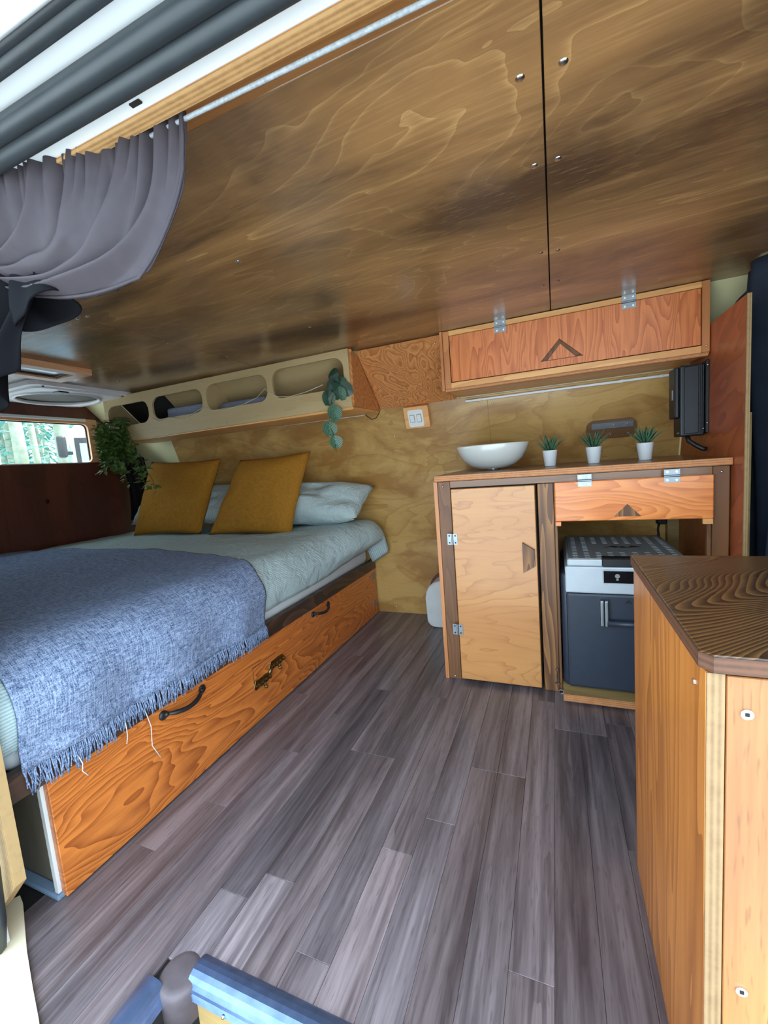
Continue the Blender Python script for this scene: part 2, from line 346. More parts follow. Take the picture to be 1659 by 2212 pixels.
def _glass():
    k = NT('window_glass'); g = k.n('ShaderNodeBsdfGlossy'); g.inputs['Roughness'].default_value = 0.02
    t = k.n('ShaderNodeBsdfTransparent'); t.inputs[0].default_value = (0.95, 0.98, 0.98, 1); m = k.n('ShaderNodeMixShader'); m.inputs[0].default_value = 0.05
    k.l(t.outputs[0], m.inputs[1]); k.l(g.outputs[0], m.inputs[2]); k.l(m.outputs[0], k.t.nodes['Material Output'].inputs['Surface']); return k.m
MT['glass'] = _glass()
MT['lampglass'] = plain('frosted_lamp_cover', (196, 206, 214), 0.2, 0, 0.5, 0.05, 5, 0.4)
MT['mesh'] = plain('grey_vent_screen', (96, 92, 86), 0.7, 0, 0.3, 0.15, 200)
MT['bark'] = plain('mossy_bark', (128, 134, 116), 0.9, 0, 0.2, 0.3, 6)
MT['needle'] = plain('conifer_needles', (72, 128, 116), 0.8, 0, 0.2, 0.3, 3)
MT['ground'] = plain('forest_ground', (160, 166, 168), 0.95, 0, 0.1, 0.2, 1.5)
MT['carglass'] = plain('car_window', (120, 160, 170), 0.05, 0, 0.6, 0.05, 2, 0.5)
MT['cable'] = plain('braided_white_cord', (150, 156, 160), 0.5, 0, 0.5, 0.25, 220)
MT['wire'] = plain('thin_dark_wire', (60, 40, 30), 0.5)
MT['fairy'] = plain('pale_fairy_wire', (214, 204, 176), 0.4)
MT['thread'] = plain('loose_thread', (206, 210, 216), 0.9)
MT['sealgrey'] = plain('foam_sealant', (104, 124, 146), 0.8)
# ================================================================== SETTING
H = 1.59
# ---- floor with planks
fl = MB(); fl.box(-3.15, 1.2, 0.515, 2.62, -0.03, -0.006); fl.box(-3.15, -0.755, 0.16, 0.515, -0.03, -0.006)
floor = structure('floor', fl, MT['void'])
PW = 0.0845; X0 = -0.7066
JO = {0: [0.742, 1.22], 1: [1.22], 3: [0.898, 1.95], -3: [1.153], -1: [0.675, 1.62], 8: [1.528], 9: [1.528], 5: [1.252], 6: [1.252], 7: [0.726, 1.7], -2: [1.40], -4: [0.88, 1.9], 2: [0.62, 1.62], 4: [1.02, 2.1], -5: [0.70, 1.5], -6: [1.1]}
LT = {(0, 0): 1.65, (-1, 0): 1.5, (3, 0): 1.35, (-3, 0): 1.2, (0, 1): 0.92, (1, 1): 0.85, (8, 0): 0.78, (9, 0): 0.8, (5, 1): 1.12, (6, 1): 1.15, (5, 0): 0.85, (3, 1): 0.95}
rp = random.Random(3)
for c in range(-6, 12):
    xa = X0 + c * PW; xb = xa + PW
    y0 = 0.16 if xb < -0.72 else 0.522
    cuts = [y0] + [y for y in JO.get(c, [rp.uniform(0.8, 1.3), rp.uniform(1.6, 2.2)]) if y > y0 + 0.05] + [2.56]
    for i in range(len(cuts) - 1):
        g = 0.0003
        p = MB().box(xa + g, xb - g, cuts[i] + g, cuts[i + 1] - g, -0.006, 0.0, 0.0005).build('plank', MT['plank'], floor)
        t = LT.get((c, i), rp.uniform(0.8, 1.2))
        w = rp.uniform(-0.03, 0.04)
        p.color = (t * (1 + w), t, t * (1.0 - w * 0.5), 1)

# ---- ceiling panels
cl = MB().box(-3.14, 1.3, 0.60, 2.15, H + 0.012, H + 0.05)
ceiling = structure('ceiling', cl, MT['void'])
for (a, b) in ((-3.12, -1.5150), (-1.5085, -0.0015), (0.0020, 1.25)):
    MB().box(a, b, 0.625, 2.08, H, H + 0.012, 0.001).build('ceiling_panel', MT['ceil'], ceiling)
for (x, y) in ((0.030, 0.790), (-0.0335, 0.7875), (0.0235, 1.02), (-0.022, 1.019), (0.026, 1.45), (-0.0215, 1.44), (0.027, 1.70), (-0.022, 1.715), (-0.80, 1.02),
               (-1.535, 1.05), (-1.49, 1.055), (-1.535, 1.42), (-1.49, 1.43), (-1.535, 1.72), (-1.49, 1.73), (-0.93, 1.60), (-2.3, 1.75), (0.75, 1.0), (0.75, 1.5)):
    MB().lathe([(0.0, -0.003), (0.004, -0.0028), (0.0068, -0.001), (0.0075, 0.0)], (x, y, H), 12).build('screw', MT['screw'], ceiling, True)

# ---- far side wall: body skin with plywood panels on it
WP = [(2.55, 0.0), (2.535, 0.5), (2.46, 0.93), (2.33, 1.325), (2.045, 1.59)]
def wall_y(z):
    for (a, b) in zip(WP[:-1], WP[1:]):
        if a[1] <= z <= b[1]: return lerp(a[0], b[0], (z - a[1]) / (b[1] - a[1]))
    return WP[0][0] if z < 0 else WP[-1][0]
def wall_pt(x, z, off):
    """point on the wall panel face, off metres into the van"""
    dz = 0.01; dy = (wall_y(z + dz) - wall_y(z - dz)) / (2 * dz); n = Vector((0, -1, dy)).normalized()
    p = Vector((x, wall_y(z), z)) + n * off
    return (p.x, p.y, p.z)
def strip(xa, xb, zs, o0, o1):
    m = MB(); r = []
    for x in (xa, xb):
        r.append([[m.bm.verts.new(wall_pt(x, z, o)) for z in zs] for o in (o0, o1)])
    n = len(zs)
    for k in (0, 1):
        for i in range(n - 1): m.bm.faces.new((r[0][k][i], r[1][k][i], r[1][k][i + 1], r[0][k][i + 1]))
    for s_ in (0, 1):
        for i in range(n - 1): m.bm.faces.new((r[s_][0][i], r[s_][1][i], r[s_][1][i + 1], r[s_][0][i + 1]))
    for i in (0, n - 1): m.bm.faces.new((r[0][0][i], r[1][0][i], r[1][1][i], r[0][1][i]))
    return m
wall_back = structure('wall_back', strip(-3.14, 1.3, [0.001, 0.5, 0.93, 1.12, 1.325, 1.588], -0.03, -0.008), MT['daylitmetal'])
ZL = [0.002, 0.25, 0.5, 0.72, 0.93, 1.12, 1.318]
strip(-2.62, -0.326, ZL, -0.008, 0.0).build('wall_panel', MT['wallply'], wall_back)
strip(-0.324, 0.556, ZL, -0.008, 0.0).build('wall_panel', MT['wallply'], wall_back)
strip(-2.34, -0.955, [1.327, 1.45, 1.585], -0.008, 0.0).build('wall_panel', MT['shelfply'], wall_back)
strip(-2.76, -2.345, [1.327, 1.45, 1.56], -0.008, 0.0).build('dark_gap_sheet', MT['void'], wall_back)  # dark sheet paints the shade of the open gap, no back panel here
for (x, z) in ((-0.36, 1.275), (-0.30, 1.275), (-0.88, 1.16), (-0.86, 0.98), (-1.3, 1.20), (0.10, 1.30), (-0.30, 1.00), (-1.02, 0.045)):
    m = MB(); p = Vector(wall_pt(x, z, 0.002)); m.ball(p, 0.005, 8, (1, 0.5, 1)); m.build('screw', MT['screw'], wall_back, True)

# sloped orange filler between the shelf and the overhead cabinet
fz = [1.322, 1.45, 1.5885]
trim_2 = structure('trim_2', strip(-0.928, -0.486, fz, 0.001, 0.012), MT['fillerply'])
for (x, z) in ((-0.89, 1.565), (-0.52, 1.565), (-0.90, 1.34), (-0.53, 1.345)):
    MB().ball(Vector(wall_pt(x, z, 0.013)), 0.0045, 8).build('screw', MT['screw'], trim_2, True)

# ---- rear end of the van: panel, header, window
wl = MB()
wl.box(-3.16, -3.145, 0.40, 2.56, -0.03, 0.62)
wall_left = structure('wall_left', wl, MT['whitemetal'])
MB().box(-3.145, -3.105, 0.44, 2.40, 0.30, 1.178, 0.004).build('rear_panel', MT['rearply'], wall_left)
MB().box(-3.145, -3.10, 0.44, 2.30, 1.487, 1.589, 0.003).build('header_board', MT['rearply'], wall_left)
MB().box(-3.145, -3.105, 2.145, 2.42, 1.18, 1.487, 0.003).build('corner_board', MT['rearply'], wall_left)
MB().ball((-3.103, 1.73, 0.93), 0.012, 8, (0.2, 1, 1.4)).build('knot', MT['void'], wall_left, True)
wf = MB()
for (ya, yb) in ((1.36, 2.075), (0.56, 1.24)):
    wf.holed(rrect(ya - 0.05, yb + 0.068, 1.14, 1.487, 0.01, 2), [rrect(ya, yb, 1.18, 1.452, 0.035, 5)], YZ, -3.135, -3.112)
window_1 = structure('window_1', wf, MT['framewood'])
MB().box(-3.112, -3.098, 0.50, 2.06, 1.468, 1.487, 0.003).build('curtain_rail', MT['whitemetal'], window_1)
gs = MB()
for (ya, yb) in ((1.35, 2.085), (0.55, 1.25)): gs.box(-3.144, -3.140, ya, yb, 1.17, 1.46)
gs.build('pane', MT['glass'], window_1)
sg = MB()
for (ya, yb) in ((1.36, 2.075), (0.56, 1.24)):
    lp = rrect(ya, yb, 1.165, 1.452, 0.035, 5); sg.tube([(-3.138, a, b) for a, b in lp] + [(-3.138, lp[0][0], lp[0][1])], 0.008, 6)
sg.build('window_seal', MT['black'], window_1, True)

# ---- near side of the van left of the doorway
wn = MB()
wn.box(-3.15, -1.16, 0.402, 0.424, 0.0, 1.58)
wall_near = structure('wall_near', wn, MT['whitemetal'])
def jm(a, b, d): return (a, d, b)
MB().prism([(-2.2, 1.50), (-1.095, 1.50), (-1.095, 0.165), (-1.18, 0.075), (-1.27, 0.01), (-2.2, 0.01)], jm, 0.4245, 0.4455).build('lining_board', MT['edge_x'], wall_near)
MB().tube([(-1.155, 0.40, 0.02), (-1.13, 0.40, 0.10), (-1.115, 0.40, 0.22), (-1.11, 0.40, 0.6), (-1.11, 0.40, 1.45)], 0.016, 8).build('door_seal', MT['seal'], wall_near, True)
# closed bodywork ahead of the doorway
wr = MB(); wr.box(0.98, 1.3, 0.40, 0.425, -0.03, 1.58); wr.box(1.28, 1.30, 0.42, 2.2, -0.03, 1.58)
wall_right = structure('wall_right', wr, MT['void'])

# ---- header over the doorway
fa = MB().hexa([(-1.15, 0.623, H - 0.001), (1.1, 0.623, H - 0.001), (1.1, 0.604, H + 0.004), (-1.15, 0.604, H + 0.004),
                (-1.15, 0.497, 1.500), (1.1, 0.497, 1.500), (1.1, 0.478, 1.503), (-1.15, 0.478, 1.503)])
trim_1 = structure('trim_1', fa, MT['fascia'])
MB().box(-1.15, 1.1, 0.4785, 0.4975, 1.4975, 1.502).build('ply_edge', MT['edge_y'], trim_1)
MB().ball((-0.125, 0.535, 1.532), 0.007, 8).build('screw', MT['screw'], trim_1, True)
df = MB(); df.box(-1.4, 1.1, 0.448, 0.486, 1.505, 1.515); df.box(-1.4, 1.1, 0.36, 0.415, 1.520, 1.53)
df.box(-1.4, 1.1, 0.486, 0.62, 1.60, 1.625); df.box(-1.4, 1.1, 0.484, 0.49, 1.505, 1.62)
door_1 = structure('door_1', df, MT['whitemetal'])
MB().tube([(-1.4, 0.4385, 1.50), (1.1, 0.4345, 1.50)], 0.0145, 10).build('rubber_seal', MT['seal'], door_1, True)
MB().tube([(-1.4, 0.414, 1.505), (1.1, 0.410, 1.505)], 0.0135, 10).build('rubber_seal', MT['seal'], door_1, True)
MB().tube([(-1.4, 0.368, 1.515), (1.1, 0.366, 1.515)], 0.0105, 8).build('rubber_seal', MT['seal'], door_1, True)
MB().tube([(-1.4, 0.354, 1.515), (1.1, 0.353, 1.515)], 0.0075, 8).build('rubber_seal', MT['seal'], door_1, True)
MB().tube([(-1.4, 0.341, 1.51), (1.1, 0.340, 1.51)], 0.0065, 8).build('drip_rail', MT['whitemetal'], door_1, True)
for (x, y) in ((-0.505, 0.467), (-0.645, 0.451)): MB().box(x - 0.009, x + 0.009, y - 0.003, y + 0.003, 1.503, 1.506).build('slot', MT['void'], door_1)

# ---- step well below the doorway
sw = MB(); sw.box(-0.752, 0.95, 0.512, 0.53, -0.32, -0.03); sw.box(-0.78, -0.752, 0.16, 0.53, -0.32, -0.03); sw.box(-0.76, 0.95, 0.10, 0.52, -0.34, -0.32)
step = structure('step_well', sw, MT['void'])
MB().box(-0.70, 0.95, 0.505, 0.512, -0.30, -0.028).build('riser_board', MT['traybd'], step)
sb = MB().prism([(-1.264, 0.496), (-1.235, 0.487), (-1.1, 0.425), (-1.01, 0.388), (-0.936, 0.359), (-0.86, 0.325), (-0.86, 0.17), (-1.62, 0.17), (-1.62, 0.40), (-1.281, 0.462)], XY, 0.0005, 0.010, 0.002)
tag(sb.build('sill_board', MT['paleboard']), 'pale sill board, coloured sun-bright, at the foot of the door jamb', 'board')  # sunlight on the sill is put into its pale colour

MBR = MB().box(-3.2, 1.34, 0.42, 2.62, 1.645, 1.675); MBR.box(-3.2, -1.16, 0.40, 0.60, 1.58, 1.645)
structure('roof', MBR, MT['whitemetal'])
# ---- ground and trees outside
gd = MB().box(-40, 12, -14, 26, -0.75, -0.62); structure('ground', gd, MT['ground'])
# ================================================================== BED
bed = thing('bed_platform', 'orange plywood bed base with dark top trim, black handles and brass latch', 'bed', (-1.9, 1.5, 0))
BX = -1.142
MB().box(BX - 0.020, BX, 0.534, 2.522, 0.006, 0.312, 0.0015).build('front_panel', MT['bedply'], bed)
MB().box(BX - 0.024, BX + 0.006, 0.457, 2.522, 0.313, 0.377, 0.003).build('trim_board', MT['bedtrim'], bed)
MB().box(BX - 0.034, BX - 0.021, 0.527, 0.60, 0.006, 0.312).build('edge_strip', MT['offwhite'], bed)
MB().box(-1.75, BX - 0.022, 0.545, 0.56, 0.004, 0.312).build('end_panel', MT['greyply'], bed)
MB().box(-1.75, BX - 0.012, 0.520, 0.546, 0.0005, 0.014, 0.004).build('sealant_bead', MT['sealgrey'], bed)
MB().box(-3.09, BX - 0.026, 0.46, 2.50, 0.330, 0.350).build('deck', MT['greyply'], bed)
def pull(y0, y1, z):
    m = MB(); n = 14; pts = []; rs = []
    for i in range(n + 1):
        t = i / n; y = lerp(y0 + 0.022, y1 - 0.022, t)
        pts.append((BX + 0.006 + 0.026 * math.sin(math.pi * t) ** 0.6, y, z - 0.010 * math.sin(math.pi * t))); rs.append(0.0075 if 0.1 < t < 0.9 else 0.0055)
    m.tube(pts, rs, 8)
    for y in (y0 + 0.012, y1 - 0.012): m.ball((BX + 0.003, y, z), 0.015, 12, (0.45, 1.0, 1.0)); m.ball((BX + 0.008, y + (0.008 if y < (y0 + y1) / 2 else -0.008), z), 0.009, 8)
    return m
for (a, b, z) in ((0.84, 1.02, 0.287), (1.715, 1.892, 0.285)): pull(a, b, z).build('handle', MT['black'], bed, True, 'black cast iron pull handle')
gr = MB(); gr.box(BX - 0.0015, BX + 0.0006, 1.262, 1.264, 0.165, 0.232); gr.box(BX - 0.0015, BX + 0.0006, 1.262, 1.41, 0.2315, 0.2335)
gr.build('cut_line', MT['void'], bed)
def latch(y, z):
    m = MB()
    out = [(y - 0.055, z - 0.006), (y - 0.045, z - 0.020), (y - 0.020, z - 0.016), (y + 0.01, z - 0.020), (y + 0.035, z - 0.016), (y + 0.052, z - 0.004), (y + 0.045, z + 0.014), (y + 0.015, z + 0.018), (y - 0.015, z + 0.014), (y - 0.042, z + 0.018)]
    m.prism(out, YZ, BX, BX + 0.004, 0.001)
    m.cyl((BX + 0.009, y - 0.045, z), (BX + 0.009, y + 0.045, z), 0.006, None, 8)
    for k in range(4): m.cyl((BX + 0.009, y - 0.036 + k * 0.024, z), (BX + 0.009, y - 0.031 + k * 0.024, z), 0.0105, None, 10)
    m.cyl((BX + 0.009, y + 0.004, z), (BX + 0.013, y + 0.004, z - 0.022), 0.004, None, 8); m.ball((BX + 0.014, y + 0.004, z - 0.026), 0.0085, 10)
    return m
for (y, z) in ((1.31, 0.158), (1.412, 0.190)): latch(y, z).build('latch', MT['brass'], bed, False, 'ornate aged brass bolt')
MB().tube([(BX + 0.004, 1.352, 0.166), (BX + 0.006, 1.362, 0.176), (BX + 0.004, 1.370, 0.184)], 0.008, 8).build('latch_link', MT['brass'], bed, True)
def hinge_mb(cx, y, cz, w, h, vertical=True):
    """open butt hinge lying on a face at depth y"""
    m = MB()
    if vertical:
        m.box(cx - w / 2, cx - 0.004, y - 0.0025, y, cz - h / 2, cz + h / 2); m.box(cx + 0.004, cx + w / 2, y - 0.0025, y, cz - h / 2, cz + h / 2)
        m.cyl((cx, y - 0.003, cz - h / 2), (cx, y - 0.003, cz + h / 2), 0.0042, None, 10)
    else:
        m.box(cx - w / 2, cx + w / 2, y - 0.0025, y, cz - h / 2, cz - 0.004); m.box(cx - w / 2, cx + w / 2, y - 0.0025, y, cz + 0.004, cz + h / 2)
        m.cyl((cx - w / 2, y - 0.003, cz), (cx + w / 2, y - 0.003, cz), 0.0042, None, 10)
    return m
def hinge(parent, cx, y, cz, w, h, vertical=True, dots='darkscrew'):
    hg = hinge_mb(cx, y, cz, w, h, vertical).build('hinge', MT['steel'], parent, False, 'zinc butt hinge')
    for sx in (-1, 1):
        for sz in (-1, 1):
            px, pz = (cx + sx * w * 0.29, cz + sz * h * 0.32)
            MB().cyl((px, y - 0.0038, pz), (px, y - 0.002, pz), 0.0038, None, 8).build('screw', MT[dots], hg)
for z in (0.272, 0.085):
    MB().box(BX - 0.001, BX + 0.003, 2.455, 2.50, z - 0.022, z + 0.022, 0.001).build('hinge', MT['steel'], bed, False, 'zinc butt hinge')

# mattress in a white sheet
mt = MB().box(-3.08, -1.165, 0.47, 2.485, 0.352, 0.600, 0.045, 3)
mo = tag(mt.build('mattress', MT['sheet'], None, True, org=(-2.1, 1.5, 0.352)), 'white sheeted mattress lying on the dark-trimmed bed base', 'mattress')

# duvet draped over the mattress: path s runs from the rear panel to the front hem
S_FLAT = 1.82; S_ARC = 0.20; S_DROP = 0.075
S_ALL = S_FLAT + S_ARC + S_DROP
def duv(s, y, off=0.0):
    bulge = 0.11 * sst(1.75, 2.45, y)
    xf = -1.255 + bulge; z0 = 0.628 + 0.012 * noise.noise((s * 2.0, y * 2.0, 0.3)) + 0.03 * sst(1.7, 2.3, y) * sst(1.0, 1.8, s)
    R = 0.125
    if s < S_FLAT:
        t = s / S_FLAT; x = lerp(-3.06, xf, t); z = z0; n = (0, 1)
    elif s < S_FLAT + S_ARC:
        a = (s - S_FLAT) / S_ARC * math.pi / 2; x = xf + (R + off) * math.sin(a); z = z0 - R + (R + off) * math.cos(a)
        w = 0.006 * noise.noise((s * 9, y * 7, 1.0)); return Vector((x + w, y, z + w))
    else:
        d = s - S_FLAT - S_ARC; x = xf + R - d * 0.25 - bulge * 0.9 * d / S_DROP; z = z0 - R - d; n = (1, 0)
        w = 0.010 * noise.noise((1.0, y * 9, 2.0)) * min(1.0, d / 0.03); return Vector((x + off + w, y, z))
    w = 0.008 * noise.noise((s * 5, y * 6, 1.0))
    return Vector((x + n[0] * off, y, z + n[1] * off + w))
def build_uv(mb_fn, nu, nv, uvfn, name, mat, parent=None, org=(0, 0, 0), solid=0.0):
    bm = bmesh.new(); uvl = bm.loops.layers.uv.new('UVMap')
    g = [[bm.verts.new(mb_fn(i / nu, j / nv) - Vector(org)) for j in range(nv + 1)] for i in range(nu + 1)]
    for i in range(nu):
        for j in range(nv):
            f = bm.faces.new((g[i][j], g[i + 1][j], g[i + 1][j + 1], g[i][j + 1])); f.smooth = True
            for lp, (a, b) in zip(f.loops, ((i, j), (i + 1, j), (i + 1, j + 1), (i, j + 1))): lp[uvl].uv = uvfn(a / nu, b / nv)
    bmesh.ops.recalc_face_normals(bm, faces=bm.faces)
    me = bpy.data.meshes.new(name); bm.to_mesh(me); bm.free(); me.materials.append(mat)
    o = bpy.data.objects.new(name, me); C.objects.link(o)
    if parent: o.parent = parent
    else: o.location = org
    ORG[o.name] = Vector(org)
    if solid: m = o.modifiers.new('thickness', 'SOLIDIFY'); m.thickness = solid; m.offset = 0
    return o
dv = build_uv(lambda u, v: duv(u * S_ALL, lerp(0.458, 2.49, v)) + Vector((0, 0, -0.10 * sst(0.965, 1.0, v))), 90, 110, lambda u, v: (v * 2, u * S_ALL / 0.0075), 'duvet', MT['duvet'], None, (-2.1, 1.5, 0.6), 0.012)
tag(dv, 'pale mint pinstriped duvet spread over the mattress', 'duvet')

# throw blanket
BE = [(0.0, 1.55), (1.10, 1.565), (1.50, 1.50), (1.80, 1.40), (1.93, 1.355), (2.05, 1.35), (2.25, 1.365)]
def far_edge(s):
    for a, b in zip(BE[:-1], BE[1:]):
        if s <= b[0]:
            t = (s - a[0]) / (b[0] - a[0]); return lerp(a[1], b[1], t * t * (3 - 2 * t) if False else t)
    return BE[-1][1]
S_BL = S_FLAT + S_ARC + 0.125
def blk(u, v):
    s = u * S_BL; ye = far_edge(s) + 0.004 * noise.noise((s * 20, 0, 0)); y = lerp(0.487, ye, v)
    if s <= S_ALL - 0.001:
        p = duv(s, y, 0.014)
    else:
        p = duv(S_ALL - 0.001, y, 0.014); p.z -= s - S_ALL + 0.001
    lift = 0.006 * noise.noise((s * 6, y * 4, 5.0)) + 0.010 * sst(S_FLAT, S_BL, s) * math.sin(y * 21 + 1.0)
    k = sst(S_FLAT * 0.95, S_FLAT + S_ARC, s)
    return p + Vector((lift * k + 0.012 * k, 0, abs(lift) * (1 - k)))
bl = thing('throw_blanket', 'woven grey-blue fringed throw hanging over the edge of the bed', 'blanket', (-1.9, 1.0, 0.64))
gbm = MB().grid(blk, 120, 90); gbm.build('cloth', MT['blanket'], bl, True, solid=0.006)
fr = MB(); rf = random.Random(5)
for i in range(430):
    v = (i + rf.random() * 0.7) / 430; p = blk(1.0, min(v, 0.999)); L = rf.uniform(0.035, 0.062); dy = rf.uniform(-0.012, 0.012)
    fr.tube([p + Vector((0, 0, 0.004)), p + Vector((0.004 + rf.uniform(-0.003, 0.004), dy * 0.5, -L * 0.5)), p + Vector((0.004 + rf.uniform(-0.004, 0.006), dy, -L))], 0.0015, 4)
fr.build('fringe', MT['blanket'], bl, True, kind='stuff')
for (v, L, w) in ((0.345, 0.17, 0.008), (0.275, 0.06, -0.003), (0.12, 0.06, 0.004)):
    p = blk(1.0, v) + Vector((0.006, 0, -0.03))
    MB().tube([p, p + Vector((0.006, w, -L * 0.35)), p + Vector((0.003, w * 0.6, -L * 0.7)), p + Vector((0.006, w * 3, -L))], 0.0013, 4).build('loose_thread', MT['thread'], bl, True)

# cushions and pillows
def pillow_mb(bl_, br, tr, tl, T, n=26, pinch=0.06, seed=0.0, wr=0.0):
    bl_, br, tr, tl = map(Vector, (bl_, br, tr, tl)); nrm = (br - bl_).cross(tl - bl_).normalized(); c = (bl_ + br + tr + tl) / 4
    m = MB(); sides = []
    for sgn in (1, -1):
        g = []
        for i in range(n + 1):
            row = []
            for j in range(n + 1):
                u = i / n * 2 - 1; v = j / n * 2 - 1
                uu = u * (1 - pinch * (1 - v * v) * abs(u)); vv = v * (1 - pinch * (1 - u * u) * abs(v))
                a = (uu + 1) / 2; b = (vv + 1) / 2
                p = bl_ * (1 - a) * (1 - b) + br * a * (1 - b) + tr * a * b + tl * (1 - a) * b
                th = T * 0.5 * (max(0, (1 - u * u) * (1 - v * v))) ** 0.42
                th *= 1 + wr * noise.noise((u * 2.2 + seed, v * 2.2, sgn))
                row.append(m.bm.verts.new(p + nrm * sgn * th))
            g.append(row)
        for i in range(n):
            for j in range(n): m.bm.faces.new((g[i][j], g[i + 1][j], g[i + 1][j + 1], g[i][j + 1]))
    bmesh.ops.remove_doubles(m.bm, verts=m.bm.verts, dist=1e-4)
    return m
def pillow(name, label, cat, cs, T, mat, seed, group=None, wr=0.25, pinch=0.05):
    lo = min(c[2] for c in cs); org = (sum(c[0] for c in cs) / 4, sum(c[1] for c in cs) / 4, lo)
    m = pillow_mb(*cs, T, seed=seed, wr=wr, pinch=pinch)
    return tag(m.build(name, mat, None, True, org=org), label, cat, group)
pillow('cushion', 'mustard cushion on the bed, the one leaning in front of the pale pillow', 'cushion', ((-2.085, 2.055, 0.635), (-1.45, 2.055, 0.628), (-1.352, 2.20, 1.112), (-1.885, 2.20, 1.098)), 0.15, MT['mustard'], 1.0, 'mustard cushions on the bed')
pillow('cushion', 'mustard cushion in the rear corner under the bushy hanging plant', 'cushion', ((-2.80, 2.07, 0.632), (-2.165, 2.07, 0.640), (-2.05, 2.21, 1.120), (-2.69, 2.21, 1.145)), 0.15, MT['mustard'], 4.0, 'mustard cushions on the bed')
pillow('bed_pillow', 'plump pale mint pillow behind the nearer mustard cushion', 'pillow', ((-1.98, 2.16, 0.70), (-1.07, 2.16, 0.70), (-1.04, 2.40, 0.87), (-1.98, 2.40, 0.87)), 0.22, MT['mint'], 2.0, 'mint pillows', 0.5, 0.03)
pillow('bed_pillow', 'pale mint pillow showing between the two mustard cushions', 'pillow', ((-2.93, 2.16, 0.70), (-2.02, 2.16, 0.70), (-2.02, 2.38, 0.93), (-2.93, 2.38, 0.93)), 0.20, MT['mint'], 8.0, 'mint pillows', 0.5, 0.03)

# ================================================================== OVERHEAD SHELF
sh = thing('overhead_shelf', 'pale plywood overhead shelf with four rounded openings above the bed', 'shelf', (-1.85, 2.0, 1.29))
def tilt(x): return -0.014 * (-0.943 - x) / 1.8
SF = lambda a, b, d: (a, d, b + tilt(a))
holes = [rrect(-2.735, -2.362, 1.392, 1.527, 0.055), rrect(-2.325, -1.915, 1.398, 1.536, 0.055), rrect(-1.882, -1.448, 1.398, 1.545, 0.055), rrect(-1.412, -0.975, 1.400, 1.553, 0.055)]
MB().holed([(-2.766, 1.292), (-0.943, 1.300), (-0.943, 1.586), (-2.766, 1.584)], holes, SF, 1.970, 1.982).build('face_board', MT['shelfply'], sh)
MB().hexa([(-2.766, 1.982, 1.276), (-0.943, 1.982, 1.288), (-0.943, 2.322, 1.296), (-2.766, 2.322, 1.290),
           (-2.766, 1.982, 1.288), (-0.943, 1.982, 1.300), (-0.943, 2.322, 1.308), (-2.766, 2.322, 1.302)]).build('bottom_board', MT['orange_x'], sh)
for (xa, xb, nm) in ((-0.943, -0.931, 'end_board'), (-2.766, -2.754, 'end_board'), (-1.905, -1.893, 'divider')):
    dz = tilt(xa)
    MB().prism([(1.972 if nm == 'end_board' else 1.983, 1.301 + dz), (2.315, 1.301 + dz + 0.006), (2.315, 1.330), (2.075, 1.552), (1.985, 1.586 + dz)], YZ, xa, xb).build(nm, MT['fillerply' if xa > -1 else 'shelfply'], sh)
for (x, z) in ((-0.962, 1.565), (-0.962, 1.325), (-1.75, 1.315), (-2.55, 1.315), (-2.745, 1.56), (-1.90, 1.56)):
    MB().ball((x, 1.968, z + tilt(x)), 0.0042, 8).build('screw', MT['screw'], sh, True)
MB().tube([(-2.44, 2.03, 1.50), (-2.36, 2.03, 1.38)], 0.003, 6).build('stick', MT['orange_x'], sh)
tag(MB().tube([(-2.33, 1.966, 1.40), (-2.28, 1.966, 1.375), (-2.2, 1.964, 1.388), (-2.1, 1.966, 1.368), (-2.0, 1.964, 1.385), (-1.9, 1.964, 1.42), (-1.85, 1.966, 1.39), (-1.75, 1.964, 1.38), (-1.62, 1.966, 1.395), (-1.52, 1.968, 1.42), (-1.46, 1.966, 1.46), (-1.43, 1.964, 1.43), (-1.38, 1.966, 1.405), (-1.3, 1.968, 1.398), (-1.2, 1.975, 1.41), (-1.1, 1.968, 1.43)], 0.0018, 5).build('fairy_light_wire', MT['fairy'], None, True, org=(-1.85, 1.965, 1.39)), 'thin pale fairy light wire looped along the openings of the overhead shelf', 'wire')
def towel(x0, x1, z0, h, label, n):
    t = thing('folded_towel', label, 'towel', ((x0 + x1) / 2, 2.1, z0), 'folded towels')
    for i in range(n):
        z = z0 + i * h / n
        MB().box(x0 + 0.012 * i, x1 - 0.01 * i, 2.02 + 0.006 * i, 2.20, z, z + h / n - 0.002, min(0.02, h / n * 0.42), 3).build('fold', MT['towel'], t, True)
towel(-2.29, -1.93, 1.296, 0.165, 'thick folded grey towel in the second opening of the shelf', 2)
towel(-1.86, -1.50, 1.300, 0.140, 'low grey towel in the third opening of the shelf', 2)

